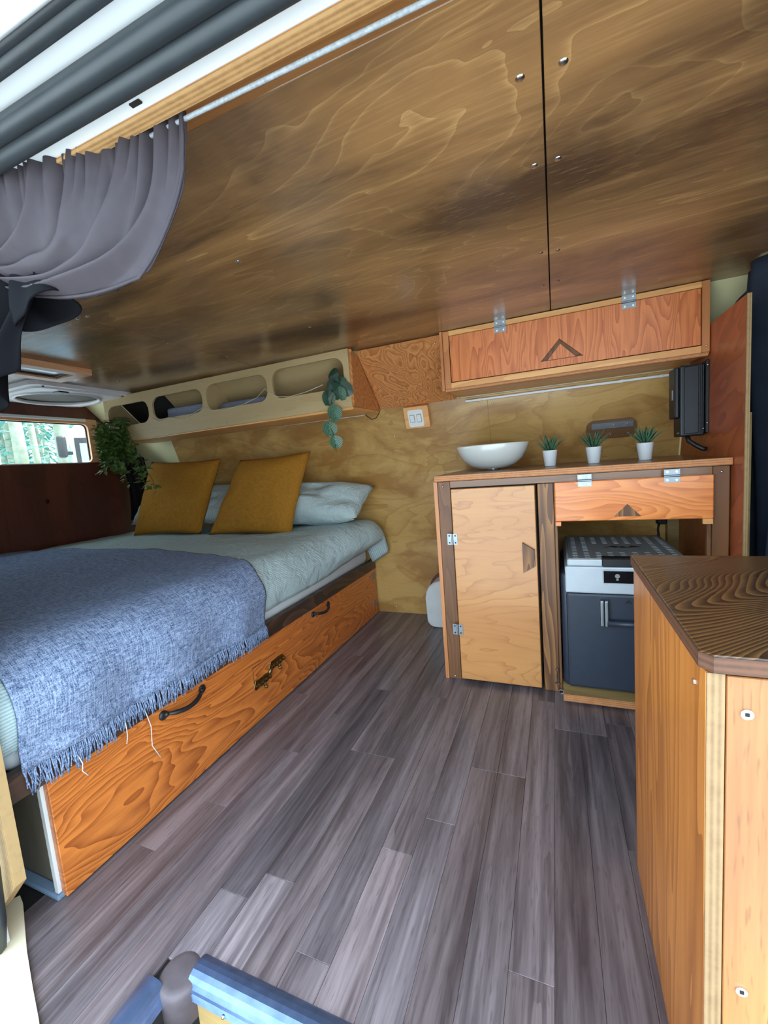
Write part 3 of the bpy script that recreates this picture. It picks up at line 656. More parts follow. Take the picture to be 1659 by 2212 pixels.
# LED channels
def led(x0, x1, label, clips):
    t = thing('led_strip', label, 'light strip', ((x0 + x1) / 2, 2.31, 1.30))
    p0 = Vector(wall_pt(x0, 1.308, 0.010)); p1 = Vector(wall_pt(x1, 1.308, 0.010))
    MB().box(x0, x1, p0.y - 0.008, p0.y + 0.006, p0.z - 0.012, p0.z - 0.001, 0.002).build('channel', MT['led'], t)
    for x in clips: MB().box(x - 0.008, x + 0.008, p0.y - 0.010, p0.y + 0.006, p0.z - 0.0135, p0.z - 0.0005, 0.001).build('clip', MT['whiteplastic'], t)
led(-0.438, 0.495, 'slim white LED strip under the overhead cabinet', (-0.36, -0.05, 0.30, 0.46))
led(-2.59, -1.038, 'slim white LED strip under the overhead shelf along the bed wall', (-2.48, -2.2, -1.95, -1.6, -1.25))
tag(MB().tube([wall_pt(-1.037, 1.30, 0.006), wall_pt(-1.02, 1.285, 0.005), wall_pt(-1.0, 1.268, 0.005), wall_pt(-0.97, 1.275, 0.005), wall_pt(-0.945, 1.30, 0.008), wall_pt(-0.94, 1.315, 0.010)], 0.0022, 6).build('wire', MT['wire'], None, True, org=(-1.0, 2.33, 1.27)), 'thin dark wire looping from the end of the bed wall LED strip', 'wire')

# switch block
sk = thing('wall_switch', 'white double rocker switch on a square orange wood block', 'switch', wall_pt(-0.714, 1.205, 0))
MB().prism(rrect(-0.785, -0.643, 1.200, 1.316, 0.006, 2), wall_pt, 0.001, 0.040, 0.0).build('backing_block', MT['orange_x'], sk)
MB().prism(rrect(-0.762, -0.674, 1.208, 1.300, 0.012, 4), wall_pt, 0.040, 0.046).build('plate', MT['whiteplastic'], sk)
for x in (-0.738, -0.698):
    rk = MB().prism(rrect(x - 0.014, x + 0.014, 1.232, 1.275, 0.004, 2), wall_pt, 0.045, 0.0475).build('rocker_frame', MT['fridgelid'], sk)
    MB().prism(rrect(x - 0.0115, x + 0.0115, 1.235, 1.272, 0.003, 2), wall_pt, 0.0474, 0.0505).build('rocker', MT['whiteplastic'], rk)

# ================================================================== OVERHEAD CABINET
uc = thing('overhead_cabinet', 'long orange overhead cabinet with a triangle cut-out and two top hinges', 'cabinet', (0.04, 2.1, 1.32))
YU = 2.02
side = [(2.012, 1.318), (2.31, 1.330), (2.31, 1.345), (2.075, 1.558), (2.045, 1.586), (2.012, 1.588)]
MB().prism(side, YZ, -0.484, -0.472).build('side_board', MT['orange_z'], uc)
MB().prism([(y + (0.010 if y < 2.02 else 0), z) for y, z in side], YZ, 0.542, 0.556).build('side_board', MT['orange_z'], uc)
MB().box(-0.471, 0.541, 2.030, 2.312, 1.322, 1.332).build('bottom_board', MT['orange_x'], uc)
MB().box(-0.471, 0.552, YU - 0.004, YU + 0.012, 1.312, 1.326, 0.0015).build('bottom_edge', MT['edge_h'], uc)
MB().box(-0.471, -0.443, YU, YU + 0.018, 1.327, 1.588, 0.001).build('stile', MT['orange_z'], uc)
MB().box(0.532, 0.557, YU - 0.002, YU + 0.018, 1.327, 1.588, 0.001).build('stile', MT['orange_z'], uc)
MB().box(-0.4425, 0.5315, YU, YU + 0.018, 1.566, 1.588, 0.001).build('rail', MT['orange_x'], uc)
MB().box(-0.4425, 0.5315, YU, YU + 0.018, 1.327, 1.353, 0.001).build('rail', MT['orange_x'], uc)
tri = [(-0.046, 1.385), (0.122, 1.385), (0.031, 1.470)]
ud = MB().holed(rrect(-0.439, 0.528, 1.3565, 1.563, 0.003, 2), [tri], XZ, YU + 0.0, YU + 0.016).build('door', MT['upperdoor'], uc)
MB().prism([(-0.018, 1.388), (0.092, 1.388), (0.034, 1.449)], XZ, YU + 0.006, YU + 0.014).build('cutout_backing', MT['upperdoor'], ud)
MB().box(-0.06, 0.135, YU + 0.020, YU + 0.024, 1.36, 1.49).build('recess_back', MT['stain'], ud)
MB().box(-0.438, 0.527, YU + 0.03, YU + 0.034, 1.35, 1.565).build('liner', MT['void'], uc)
for x in (-0.209, 0.290): hinge(uc, x, YU - 0.0005, 1.564, 0.050, 0.052, False, 'screw')
for (x, z) in ((-0.457, 1.352), (0.545, 1.350), (-0.479, 1.35)): MB().ball((x, YU - 0.003, z), 0.004, 8).build('screw', MT['screw'], uc, True)

# ================================================================== BASE CABINET
bc = thing('base_cabinet', 'base cabinet with dark stained frame, pale wood door and orange drop front', 'cabinet', (0.03, 2.1, 0))
YF = 1.79
MB().box(-0.496, -0.480, YF - 0.003, 2.45, 0.001, 0.903).build('side_board', MT['orange_z'], bc)
MB().box(-0.4795, -0.424, YF, YF + 0.02, 0.001, 0.903, 0.0015).build('stile', MT['stain'], bc)
MB().box(0.505, 0.553, YF - 0.004, YF + 0.02, 0.001, 0.903, 0.002).build('stile', MT['stain'], bc)
MB().box(0.492, 0.504, YF + 0.006, YF + 0.03, 0.001, 0.706, 0.0015).build('stile', MT['stain'], bc)
MB().box(-0.070, -0.011, YF - 0.004, YF + 0.02, 0.001, 0.873, 0.002).build('stile', MT['staingold'], bc)
MB().box(-0.010, 0.0, YF + 0.0, YF + 0.04, 0.001, 0.873, 0.001).build('stile', MT['stain'], bc)
MB().box(-0.4235, 0.5045, YF, YF + 0.02, 0.8745, 0.903, 0.001).build('rail', MT['stainx'], bc)
MB().box(-0.035, -0.022, YF + 0.022, 2.44, 0.002, 0.873).build('divider', MT['stain'], bc)
MB().box(-0.42, -0.075, YF + 0.012, YF + 0.018, 0.01, 0.873).build('liner', MT['void'], bc)
MB().box(0.0, 0.50, YF + 0.10, YF + 0.115, 0.73, 0.873).build('liner', MT['void'], bc)
dr = MB().box(-0.4175, -0.0795, YF - 0.022, YF - 0.002, 0.017, 0.8700, 0.0025).build('door', MT['lowerdoor'], bc)
MB().prism([(-0.134, 0.640), (-0.088, 0.610), (-0.088, 0.543), (-0.134, 0.515)], XZ, YF - 0.036, YF - 0.022, 0.001).build('handle', MT['staingold'], dr, False, 'trapezoid dark wood pull')
dp = MB().box(-0.0065, 0.5035, YF - 0.022, YF - 0.002, 0.722, 0.8755, 0.003).build('drop_front', MT['drawerply'], bc)
MB().prism([(0.197, 0.737), (0.284, 0.737), (0.241, 0.783)], XZ, YF - 0.0245, YF - 0.020).build('triangle_pull', MT['staingold'], dp, False, 'dark triangular finger pull')
MB().box(-0.0065, 0.014, YF - 0.022, YF - 0.005, 0.703, 0.721, 0.001).build('corner_block', MT['drawerply'], dp)
MB().box(0.474, 0.5035, YF - 0.016, YF - 0.003, 0.702, 0.721, 0.001).build('corner_block', MT['orange_x'], dp)
for z in (0.654, 0.248): hinge(bc, -0.4215, YF - 0.0225, z, 0.044, 0.048, True)
for x in (0.100, 0.380): hinge(bc, x, YF - 0.0225, 0.878, 0.048, 0.046, False, 'screw')
for (x, z) in ((-0.455, 0.882), (-0.452, 0.016), (0.530, 0.882)): MB().ball((x, YF - 0.003, z), 0.005, 8).build('screw', MT['screw'], bc, True)
MB().tube([(-0.026, YF - 0.006, 0.098), (-0.020, YF - 0.013, 0.104), (-0.014, YF - 0.013, 0.098), (-0.020, YF - 0.012, 0.091), (-0.022, YF - 0.012, 0.07), (-0.020, YF - 0.010, 0.05), (-0.028, YF - 0.010, 0.040), (-0.014, YF - 0.008, 0.037), (-0.006, YF - 0.008, 0.039)], 0.0022, 6).build('door_hook', MT['steel'], bc, True)
ring = [(-0.006 + 0.009 * math.cos(a), YF - 0.02, 0.010 + 0.009 * math.sin(a)) for a in [k * math.pi / 6 for k in range(13)]]
MB().tube(ring, 0.0025, 6).build('hook_eye', MT['steel'], bc, True)
MB().box(0.494, 0.540, 2.38, 2.43, 0.002, 0.90).build('batten', MT['traybd'], bc)
ct = thing('countertop', 'glossy brown countertop carrying the basin and three small pots', 'countertop', (0.03, 2.1, 0.905))
MB().box(-0.488, 0.557, 1.782, 2.452, 0.9045, 0.9295, 0.002).build('top', MT['stainx'], ct)
MB().box(-0.489, 0.558, 1.776, 1.7815, 0.9045, 0.9298, 0.0015).build('front_edge', MT['edge_h'], ct)

# basin on the counter
bs = thing('basin', 'oval white ceramic vessel basin standing on the countertop', 'basin', (-0.283, 2.12, 0.9305))
prof = [(0.0, 0.006), (0.34, 0.006), (0.42, 0.009), (0.64, 0.024), (0.82, 0.052), (0.93, 0.085), (1.0, 0.118), (0.985, 0.122), (0.955, 0.118), (0.89, 0.088), (0.76, 0.056), (0.56, 0.032), (0.20, 0.022), (0.0, 0.022)]
MB().lathe([(r * 0.172, z) for r, z in prof], (-0.283, 2.12, 0.9305), 40, 1.0, 0.78).build('bowl', MT['cream'], bs, True)
MB().cyl((-0.283, 2.12, 0.9302), (-0.283, 2.12, 0.9375), 0.032, 0.03, 20).build('drain_collar', MT['chrome'], bs)
dp_ = thing('drain_pipe', 'short metal drain fitting hanging below the orange drop front', 'pipe', (0.235, 2.1, 0.66))
MB().cyl((0.235, 2.1, 0.725), (0.235, 2.1, 0.668), 0.015, None, 14).build('pipe', MT['chrome'], dp_, True)
MB().cyl((0.235, 2.1, 0.69), (0.235, 2.1, 0.678), 0.021, None, 8).build('nut', MT['darkscrew'], dp_)
MB().box(0.20, 0.27, 2.08, 2.12, 0.716, 0.9044).build('mount', MT['brass'], dp_)

# succulents
def succulent(loc, label, seed):
    t = thing('potted_succulent', label, 'plant', loc, 'potted succulents on the counter'); x, y, z = loc; rr = random.Random(seed)
    MB().lathe([(0.0, 0.0), (0.0225, 0.0), (0.0235, 0.002), (0.0320, 0.070), (0.0322, 0.0715), (0.0300, 0.0715), (0.0290, 0.062), (0.0, 0.062)], loc, 28).build('pot', MT['potwhite'], t, True)
    MB().cyl((x, y, z + 0.058), (x, y, z + 0.064), 0.0288, None, 20).build('soil', MT['soil'], t)
    k = 0
    for ringn, (n, ln, out, up) in enumerate(((5, 0.080, 0.2, 0.98), (8, 0.090, 0.40, 0.92), (10, 0.085, 0.70, 0.78))):
        for i in range(n):
            a = 2 * math.pi * (i + 0.5 * ringn + rr.uniform(-0.15, 0.15)) / n; d = Vector((math.cos(a), math.sin(a), 0)); sd = Vector((-math.sin(a), math.cos(a), 0))
            L = ln * rr.uniform(0.85, 1.15); base = Vector((x, y, z + 0.063)) + d * 0.006
            m = MB(); secs = []
            for s_, w in ((0, 0.0055), (0.35, 0.0072), (0.7, 0.0046), (1.0, 0.0004)):
                c = base + d * (L * out * s_ + 0.010 * out * s_ * s_) + Vector((0, 0, L * up * s_ - 0.012 * out * s_ * s_))
                nn = (Vector((0, 0, 1)) * out - d * up).normalized()
                secs.append([m.bm.verts.new(c + sd * w), m.bm.verts.new(c - nn * w * 0.4), m.bm.verts.new(c - sd * w), m.bm.verts.new(c + nn * w * 0.25)])
            for a_, b_ in zip(secs[:-1], secs[1:]):
                for q in range(4): m.bm.faces.new((a_[q], a_[(q + 1) % 4], b_[(q + 1) % 4], b_[q]))
            m.bm.faces.new(secs[0][::-1]); m.bm.faces.new(secs[-1])
            m.build('leaf', MT['succ'], t, True)
succulent((-0.022, 2.08, 0.9305), 'succulent in a white pot nearest the basin', 1)
succulent((0.157, 2.08, 0.9305), 'succulent in a white pot, the middle one of three on the counter', 2)
succulent((0.352, 2.08, 0.9305), 'succulent in a white pot nearest the black wall unit', 3)

# wall plaque
pq = thing('knife_rack', 'small rounded wooden wall plaque with a metal strip behind the pots', 'rack', wall_pt(0.26, 1.045, 0))
MB().prism(rrect(0.150, 0.372, 1.043, 1.132, 0.035, 6), wall_pt, 0.001, 0.012).build('board', MT['stainx'], pq)
MB().prism(rrect(0.172, 0.355, 1.094, 1.122, 0.002, 1), wall_pt, 0.012, 0.024).build('magnet_strip', MT['steel'], pq)
for (x, z) in ((0.258, 1.062), (0.335, 1.062), (0.33, 1.108), (0.27, 1.108)): MB().ball(Vector(wall_pt(x, z, 0.0125 if z < 1.08 else 0.0245)), 0.004, 8).build('screw', MT['screw'], pq, True)
sk2 = thing('power_socket', 'small black socket on the batten behind the fridge', 'socket', (0.47, 2.4, 0.60))
MB().box(0.452, 0.493, 2.385, 2.425, 0.60, 0.655, 0.004).build('body', MT['black'], sk2)
MB().tube([(0.462, 2.39, 0.61), (0.455, 2.385, 0.58), (0.46, 2.38, 0.50)], 0.005, 6).build('cable', MT['black'], sk2, True)

# ================================================================== FRIDGE ON ITS TRAY
ty = thing('fridge_tray', 'raw plywood slide tray under the charcoal fridge', 'tray', (0.23, 2.0, 0))
MB().box(0.002, 0.488, 1.712, 2.42, 0.010, 0.036, 0.0015).build('tray_board', MT['traybd'], ty)
MB().box(0.002, 0.488, 1.708, 1.7115, 0.008, 0.036, 0.0005).build('tray_edge', MT['edge_h'], ty)
MB().cyl((0.03, 1.74, 0.0), (0.03, 1.74, 0.0098), 0.012, None, 12).build('foot', MT['whiteplastic'], ty)
MB().cyl((0.40, 1.74, 0.0), (0.40, 1.74, 0.0098), 0.012, None, 12).build('foot', MT['whiteplastic'], ty)
fg = thing('camping_fridge', 'charcoal portable fridge with a silver lid and chrome-ended carry handle', 'fridge', (0.23, 2.0, 0.037))
MB().box(-0.004 + 0.010, 0.446, 1.775, 2.235, 0.038, 0.515, 0.018, 3).build('shell', MT['fridgegrey'], fg, True)
MB().box(0.024, 0.434, 1.757, 1.80, 0.046, 0.438, 0.010, 2).build('front_panel', MT['fridgegrey'], fg)
MB().box(0.022, 0.436, 1.756, 2.24, 0.439, 0.545, 0.006, 2).build('top_band', MT['fridgesilver'], fg)
ld = MB().box(0.030, 0.434, 1.757, 2.236, 0.546, 0.574, 0.006, 2).build('lid', MT['fridgesilver'], fg)
MB().box(0.036, 0.428, 1.764, 2.23, 0.5735, 0.5765, 0.001).build('lid_top', MT['fridgelid'], ld)
sl = MB()
for i in range(9):
    for j in range(15):
        x = 0.062 + i * 0.043; y = 1.785 + j * 0.029
        if 4 <= j <= 8 and 2 <= i <= 6: continue
        sl.box(x - 0.009, x + 0.009, y - 0.003, y + 0.003, 0.5762, 0.5772)
sl.build('lid_slots', MT['fridgesilver'], ld, kind='stuff')
lg = MB()
lg.prism([(0.175, 1.955), (0.215, 2.0), (0.235, 1.975), (0.25, 1.99), (0.265, 1.965), (0.25, 1.955), (0.235, 1.965), (0.22, 1.955), (0.205, 1.97)], XY, 0.5764, 0.5774)
lg.prism([(0.262, 1.958), (0.285, 2.0), (0.315, 1.985), (0.295, 1.975), (0.32, 1.962), (0.29, 1.965)], XY, 0.5764, 0.5774)
lg.build('lid_emblem', MT['black'], ld)
MB().box(0.152, 0.330, 1.750, 1.80, 0.546, 0.580, 0.004).build('lid_latch', MT['black'], ld)
dsp = MB().box(0.153, 0.330, 1.752, 1.757, 0.480, 0.535, 0.004).build('display_bezel', MT['fridgesilver'], fg)
MB().box(0.157, 0.326, 1.7505, 1.7525, 0.484, 0.531, 0.0008).build('display', MT['screen'], dsp)
bu = MB(); bu.cyl((0.203, 1.7498, 0.512), (0.203, 1.7507, 0.512), 0.0085, None, 12); bu.box(0.199, 0.207, 1.7498, 1.7507, 0.495, 0.502); bu.build('light_symbol', MT['fridgelid'], dsp)
hd = MB().cyl((0.165, 1.738, 0.330), (0.345, 1.738, 0.330), 0.011, None, 12).build('carry_handle', MT['fridgegrey'], fg, True)
for x in (0.149, 0.164, 0.345, 0.360): MB().box(x - 0.0070, x + 0.0070, 1.732, 1.7568, 0.315, 0.418, 0.004, 2).build('handle_bracket', MT['steel'], hd, False, 'brushed metal handle end')
MB().prism([(0.228, 0.405), (0.240, 0.420), (0.252, 0.405), (0.247, 0.403), (0.240, 0.411), (0.233, 0.403)], XZ, 1.7555, 1.7572).build('front_emblem', MT['black'], fg)

# ================================================================== PARTITION BEHIND THE COUNTER
pt = thing('partition_panel', 'tall reddish plywood partition standing at the cab end of the counter', 'panel', (0.565, 2.0, 0))
MB().prism([(1.694, 0.001), (2.50, 0.001), (2.445, 0.93), (2.33, 1.29), (2.18, 1.430), (1.694, 1.430)], YZ, 0.5595, 0.5715).build('panel', MT['partply'], pt)
MB().box(0.5595, 0.5715, 1.690, 1.6938, 0.001, 1.431).build('front_edge', MT['edge_x'], pt)
MB().box(0.5725, 0.586, 1.715, 1.745, 0.001, 1.072, 0.001).build('batten', MT['traybd'], pt)

inv = thing('power_unit', 'black finned power unit fixed on the partition beside the counter pots', 'inverter', (0.51, 2.1, 1.01))
MB().box(0.468, 0.548, 2.042, 2.150, 1.014, 1.292, 0.006, 2).build('case', MT['blackmetal'], inv)
MB().box(0.548, 0.559, 2.028, 2.165, 1.022, 1.300, 0.002).build('mount_plate', MT['blackmetal'], inv)
MB().box(0.480, 0.528, 2.038, 2.0425, 1.024, 1.284, 0.002).build('heat_sink_plate', MT['blackmetal'], inv)
for x in (0.533, 0.539): MB().box(x, x + 0.0035, 2.034, 2.0425, 1.024, 1.284).build('fin', MT['black'], inv)
MB().box(0.452, 0.468, 2.058, 2.150, 1.090, 1.290, 0.004).build('front_cover', MT['black'], inv)
MB().box(0.4505, 0.4523, 2.085, 2.105, 1.165, 1.205).build('rocker', MT['steel'], inv)
for (x, z) in ((0.553, 1.28), (0.553, 1.06), (0.540, 1.04)): MB().ball((x, 2.027, z), 0.004, 8).build('screw', MT['screw'], inv, True)
for k in range(4): MB().ball((0.468, 2.062 + k * 0.008, 1.030), 0.002, 6).build('lamp', MT['fridgelid'], inv)
MB().tube([(0.500, 2.08, 1.016), (0.505, 2.075, 0.995), (0.525, 2.06, 0.975), (0.545, 2.05, 0.960), (0.557, 2.05, 0.958)], 0.009, 8).build('cable', MT['black'], inv, True)

# dark curtain closing off the cab
cc = thing('cab_curtain', 'dark navy curtain hanging between living space and cab', 'curtain', (0.68, 1.7, 0))
def cabc(u, v):
    y = lerp(1.06, 2.24, u); z = lerp(0.02, 1.585, v); top = sst(0.75, 1.0, v)
    amp = 0.030 * (1 - 0.5 * top)
    zt = min(1.585, 1.585) - 0.10 * sst(2.05, 2.24, y) * v
    z = lerp(0.02, zt, v)
    return Vector((0.675 + amp * math.sin(y * 52 + 1.5 * math.sin(v * 3)) + 0.02 * math.sin(y * 17 + v * 4), y, z))
MB().grid(cabc, 130, 24).build('cloth', MT['navy'], cc, True, solid=0.004)

# ================================================================== NEAR CABINET
nc = thing('entry_cabinet', 'tall orange plywood cabinet at the right of the doorway', 'cabinet', (0.55, 0.8, 0))
XS, YN, YB = 0.152, 0.556, 1.040
MB().box(XS, XS + 0.018, YN, YB, 0.001, 0.735, 0.001).build('side_board', MT['rightply'], nc)
MB().box(XS + 0.0005, XS + 0.0178, YN - 0.0022, YN, 0.001, 0.735).build('side_edge', MT['edge_near'], nc)
MB().box(XS + 0.0195, 0.955, YN - 0.001, YN + 0.017, 0.001, 0.733, 0.001).build('front_board', MT['rightfront'], nc)
MB().box(XS + 0.019, 0.955, YB - 0.016, YB, 0.001, 0.735).build('back_board', MT['rightply'], nc)
for (x, z) in ((0.190, 0.690), (0.190, 0.330), (0.62, 0.69)):
    sc_ = MB().cyl((x, YN - 0.003, z), (x, YN - 0.0008, z), 0.0062, None, 14).build('screw', MT['screw'], nc)
    MB().box(x - 0.002, x + 0.002, YN - 0.0036, YN - 0.0028, z - 0.002, z + 0.002).build('screw_recess', MT['void'], sc_)
MB().cyl((XS - 0.0015, 0.60, 0.70), (XS, 0.60, 0.70), 0.004, None, 10).build('screw', MT['screw'], nc)
tp = thing('cabinet_top', 'dark grained wood top on the cabinet by the doorway', 'worktop', (0.55, 0.8, 0.737))
MB().prism([(XS - 0.004, YB + 0.004), (XS - 0.004, YN + 0.006), (XS + 0.006, YN - 0.006), (0.975, YN - 0.006), (0.975, YB + 0.004)], XY, 0.7365, 0.758, 0.0015).build('top', MT['darktop'], tp)
MB().prism([(XS - 0.0055, YB), (XS - 0.0055, YN + 0.006), (XS + 0.0055, YN - 0.0075), (0.974, YN - 0.0075), (0.974, YN - 0.0065), (XS + 0.0065, YN - 0.0065), (XS - 0.0045, YN + 0.007), (XS - 0.0045, YB)], XY, 0.738, 0.7565).build('veneer_edge', MT['edge_dark'], tp)

# white box by the base cabinet
wb = thing('white_box', 'white rounded-top box with a dark red rim tucked beside the base cabinet', 'box', (-0.64, 2.42, 0))
def arch(y0, y1, z1, r, rb):
    p = []
    for k in range(9): a = math.radians(180 - 90 * k / 8); p.append((y0 + r + r * math.cos(a), z1 - r + r * math.sin(a)))
    p += [(y1, z1), (y1, 0.002), (y0 + rb, 0.002)]
    for k in range(1, 5): a = math.radians(270 - 90 * k / 4 * 0.9); p.append((y0 + rb + rb * math.cos(a), 0.002 + rb + rb * math.sin(a)))
    return p
wpoly = arch(-0.745, -0.505, 0.288, 0.10, 0.05)
MB().prism(wpoly, XZ, 2.345, 2.50, 0.006).build('body', MT['offwhite'], wb)
wrim = arch(-0.758, -0.502, 0.302, 0.105, 0.05)
MB().prism(wrim[:10] + [(-0.502, 0.29), (-0.60, 0.288), (-0.70, 0.24), (-0.745, 0.18), (-0.757, 0.13)], XZ, 2.49, 2.515).build('rim', MT['maroon'], wb)

# ================================================================== DOORWAY CURTAIN
wire = tag(MB().tube([(-1.10, 0.505, 1.498), (-0.45, 0.5105, 1.4995), (0.0, 0.5205, 1.5005), (1.05, 0.536, 1.5005)], 0.0032, 10).build('curtain_wire', MT['cable'], None, True, org=(0, 0.51, 1.5)), 'white braided curtain wire strung under the door header', 'wire')
cu = thing('door_curtain', 'charcoal gathered curtain pulled aside at the doorway', 'curtain', (-0.8, 0.5, 1.4))
TP = Vector((-0.955, 0.475, 1.395))
def bez(a, b, c, d, t): return a * (1 - t) ** 3 + b * 3 * t * (1 - t) ** 2 + c * 3 * t * t * (1 - t) + d * t ** 3
def swag(u, v):
    k = 1 - u
    A = Vector((-0.464 - 0.47 * u, 0.510 - 0.095 * u ** 1.6, 1.503 + 0.006 * math.sin(u * 60)))
    B = A + Vector((-0.012 * k - 0.02, 0.0, -0.15 * k - 0.05))
    D = TP + Vector((0.0, 0.02 * k, -0.015 * k + 0.05 * u))
    Cc = D + Vector((0.27 * k + 0.05, 0.01, -0.135 * k + 0.01))
    if v < 0.07:
        p = A + Vector((0, 0, 0.022 * (1 - v / 0.07)))
    else:
        p = bez(A, B, Cc, D, (v - 0.07) / 0.93)
    t = max(0.0, (v - 0.07) / 0.93)
    uw = u + 0.035 * noise.noise((u * 5.0, t * 2.2, 7.0)) + 0.012 * noise.noise((u * 14.0, t * 5.0, 2.0))
    ph = uw * 2 * math.pi * 6.5 + 1.2 * math.sin(u * 9)
    body = math.sin(math.pi * min(1, t * 0.9 + 0.04)) ** 0.9
    amp = 0.046 * body * (0.25 + 0.75 * sst(0.0, 0.12, u)) * (0.7 + 0.8 * noise.noise((u * 9.0, t * 1.5, 4.0))) + 0.003
    fold = 1.6 * (abs(math.sin(ph * 0.5)) ** 0.6 - 0.6) + 0.25 * math.sin(2 * ph + 3 * t)
    top = 1 - sst(0.05, 0.30, v)
    fine = 0.006 * math.sin(u * 2 * math.pi * 24 + 2 * math.sin(u * 31)) * top
    return p + Vector((0.010 * math.cos(ph) * t, -(amp * fold * 0.8 + fine), amp * 0.45 * fold + fine * 0.5))
MB().grid(swag, 230, 60).build('swag', MT['curtain'], cu, True, solid=0.0025)
def hem(a, b): return MB().tube([swag(a, 0.02 + 0.95 * k / 30) + Vector((0.001, -0.002, 0)) for k in range(31)], b, 6)
hem(0.004, 0.0026).build('hem', MT['curtain'], cu, True)
def tail(u, v):
    a = TP + Vector((0.16 - 0.26 * u, 0.01 + 0.02 * math.sin(u * 9), 0.005)); b = Vector((-0.90 - 0.26 * u, 0.47, 1.22 - 0.25 * u))
    p = a.lerp(b, v); w = 0.016 * math.sin(u * 26 + v * 2) * (0.4 + v)
    return p + Vector((0.012 * math.sin(v * 7), w, 0))
MB().grid(tail, 60, 30).build('tail', MT['nearblack'], cu, True, solid=0.0025)
def ruf(u, v):
    a = u * 2 * math.pi; r = 0.060 * (0.45 + 0.9 * v) * (1 + 0.22 * math.sin(a * 3 + 4 * v))
    return TP + Vector((0.085 + 0.055 * v + r * 0.75 * math.cos(a), 0.03 + r * 0.45 * math.sin(a), 0.0 - 0.085 * v + 0.02 * math.cos(a)))
MB().grid(ruf, 40, 14).build('ruffle', MT['nearblack'], cu, True, solid=0.0025)

# dark cloth in the rear corner
rc = thing('corner_cloth', 'dark cloth bunched in the rear corner behind the bushy plant', 'cloth', (-2.95, 2.3, 0.7))
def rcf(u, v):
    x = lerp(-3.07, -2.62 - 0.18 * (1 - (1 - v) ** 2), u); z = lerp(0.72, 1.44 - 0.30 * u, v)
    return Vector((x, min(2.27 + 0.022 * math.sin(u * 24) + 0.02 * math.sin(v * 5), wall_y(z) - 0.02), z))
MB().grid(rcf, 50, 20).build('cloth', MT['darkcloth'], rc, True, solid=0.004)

# ================================================================== HANGING PLANTS
def heart(w, l):
    pts = [(0, 0)]
    for k in range(1, 9): t = k / 9; pts.append((w * 0.5 * math.sin(math.pi * t ** 0.8) ** 0.75, l * (t * 1.02)))
    notch = (0, l * 0.88)
    return pts + [notch] + [(-x, y) for x, y in pts[:0:-1]]
hp = thing('trailing_plant', 'trailing plant with round striped leaves hanging from the shelf end', 'plant', (-1.03, 1.95, 1.13))
LV = [((-1.00, 1.965, 1.480), 0.070, 0.105, 100, 'p'), ((-1.000, 1.95, 1.455), 0.075, 0.075, 190, 'p'), ((-1.005, 1.94, 1.425), 0.090, 0.095, 160, 'p'), ((-1.05, 1.938, 1.395), 0.075, 0.090, 165, 'p'),
      ((-0.985, 1.945, 1.425), 0.065, 0.095, 215, 'p'), ((-0.99, 1.94, 1.405), 0.055, 0.080, 185, 'v'), ((-1.040, 1.935, 1.318), 0.085, 0.095, 188, 'v'),
      ((-1.065, 1.93, 1.240), 0.085, 0.088, 178, 'v'), ((-1.040, 1.93, 1.165), 0.072, 0.076, 186, 'v'), ((-1.03, 1.95, 1.44), 0.07, 0.085, 140, 'p')]
for i, (p, w, l, ang, kd) in enumerate(LV):
    m = MB(); poly = heart(w, l)
    c = m.bm.verts.new((0, l * 0.5, 0.004)); vv = [m.bm.verts.new((x, y, -0.006 * (abs(x) / (w / 2)) ** 2)) for x, y in poly]
    for a, b in zip(vv, vv[1:] + vv[:1]): m.bm.faces.new((c, a, b))
    o = m.build('leaf', MT['vein'] if kd == 'v' else MT['plainleaf'], None, False, solid=0.0015)
    rz = math.radians(ang)
    # leaf lies in the plane facing the door; angle measured from straight up
    o.matrix_world = Matrix.Translation(p) @ Matrix.Rotation(math.radians((i * 37) % 30 - 15), 4, 'Z') @ Matrix.Rotation(math.radians(90), 4, 'X') @ Matrix.Rotation(rz, 4, 'Z') @ Matrix.Rotation(math.radians(-12), 4, 'X')
    mw = o.matrix_world.copy(); o.parent = hp; o.matrix_parent_inverse = Matrix.Translation(-Vector(hp.location)); o.matrix_basis = mw
MB().tube([(-0.985, 2.02, 1.41), (-0.99, 1.962, 1.44), (-1.01, 1.950, 1.41), (-1.045, 1.944, 1.34), (-1.05, 1.94, 1.29), (-1.068, 1.938, 1.23), (-1.045, 1.936, 1.16), (-1.038, 1.934, 1.08)], 0.0022, 6).build('stem', MT['stem'], hp, True)

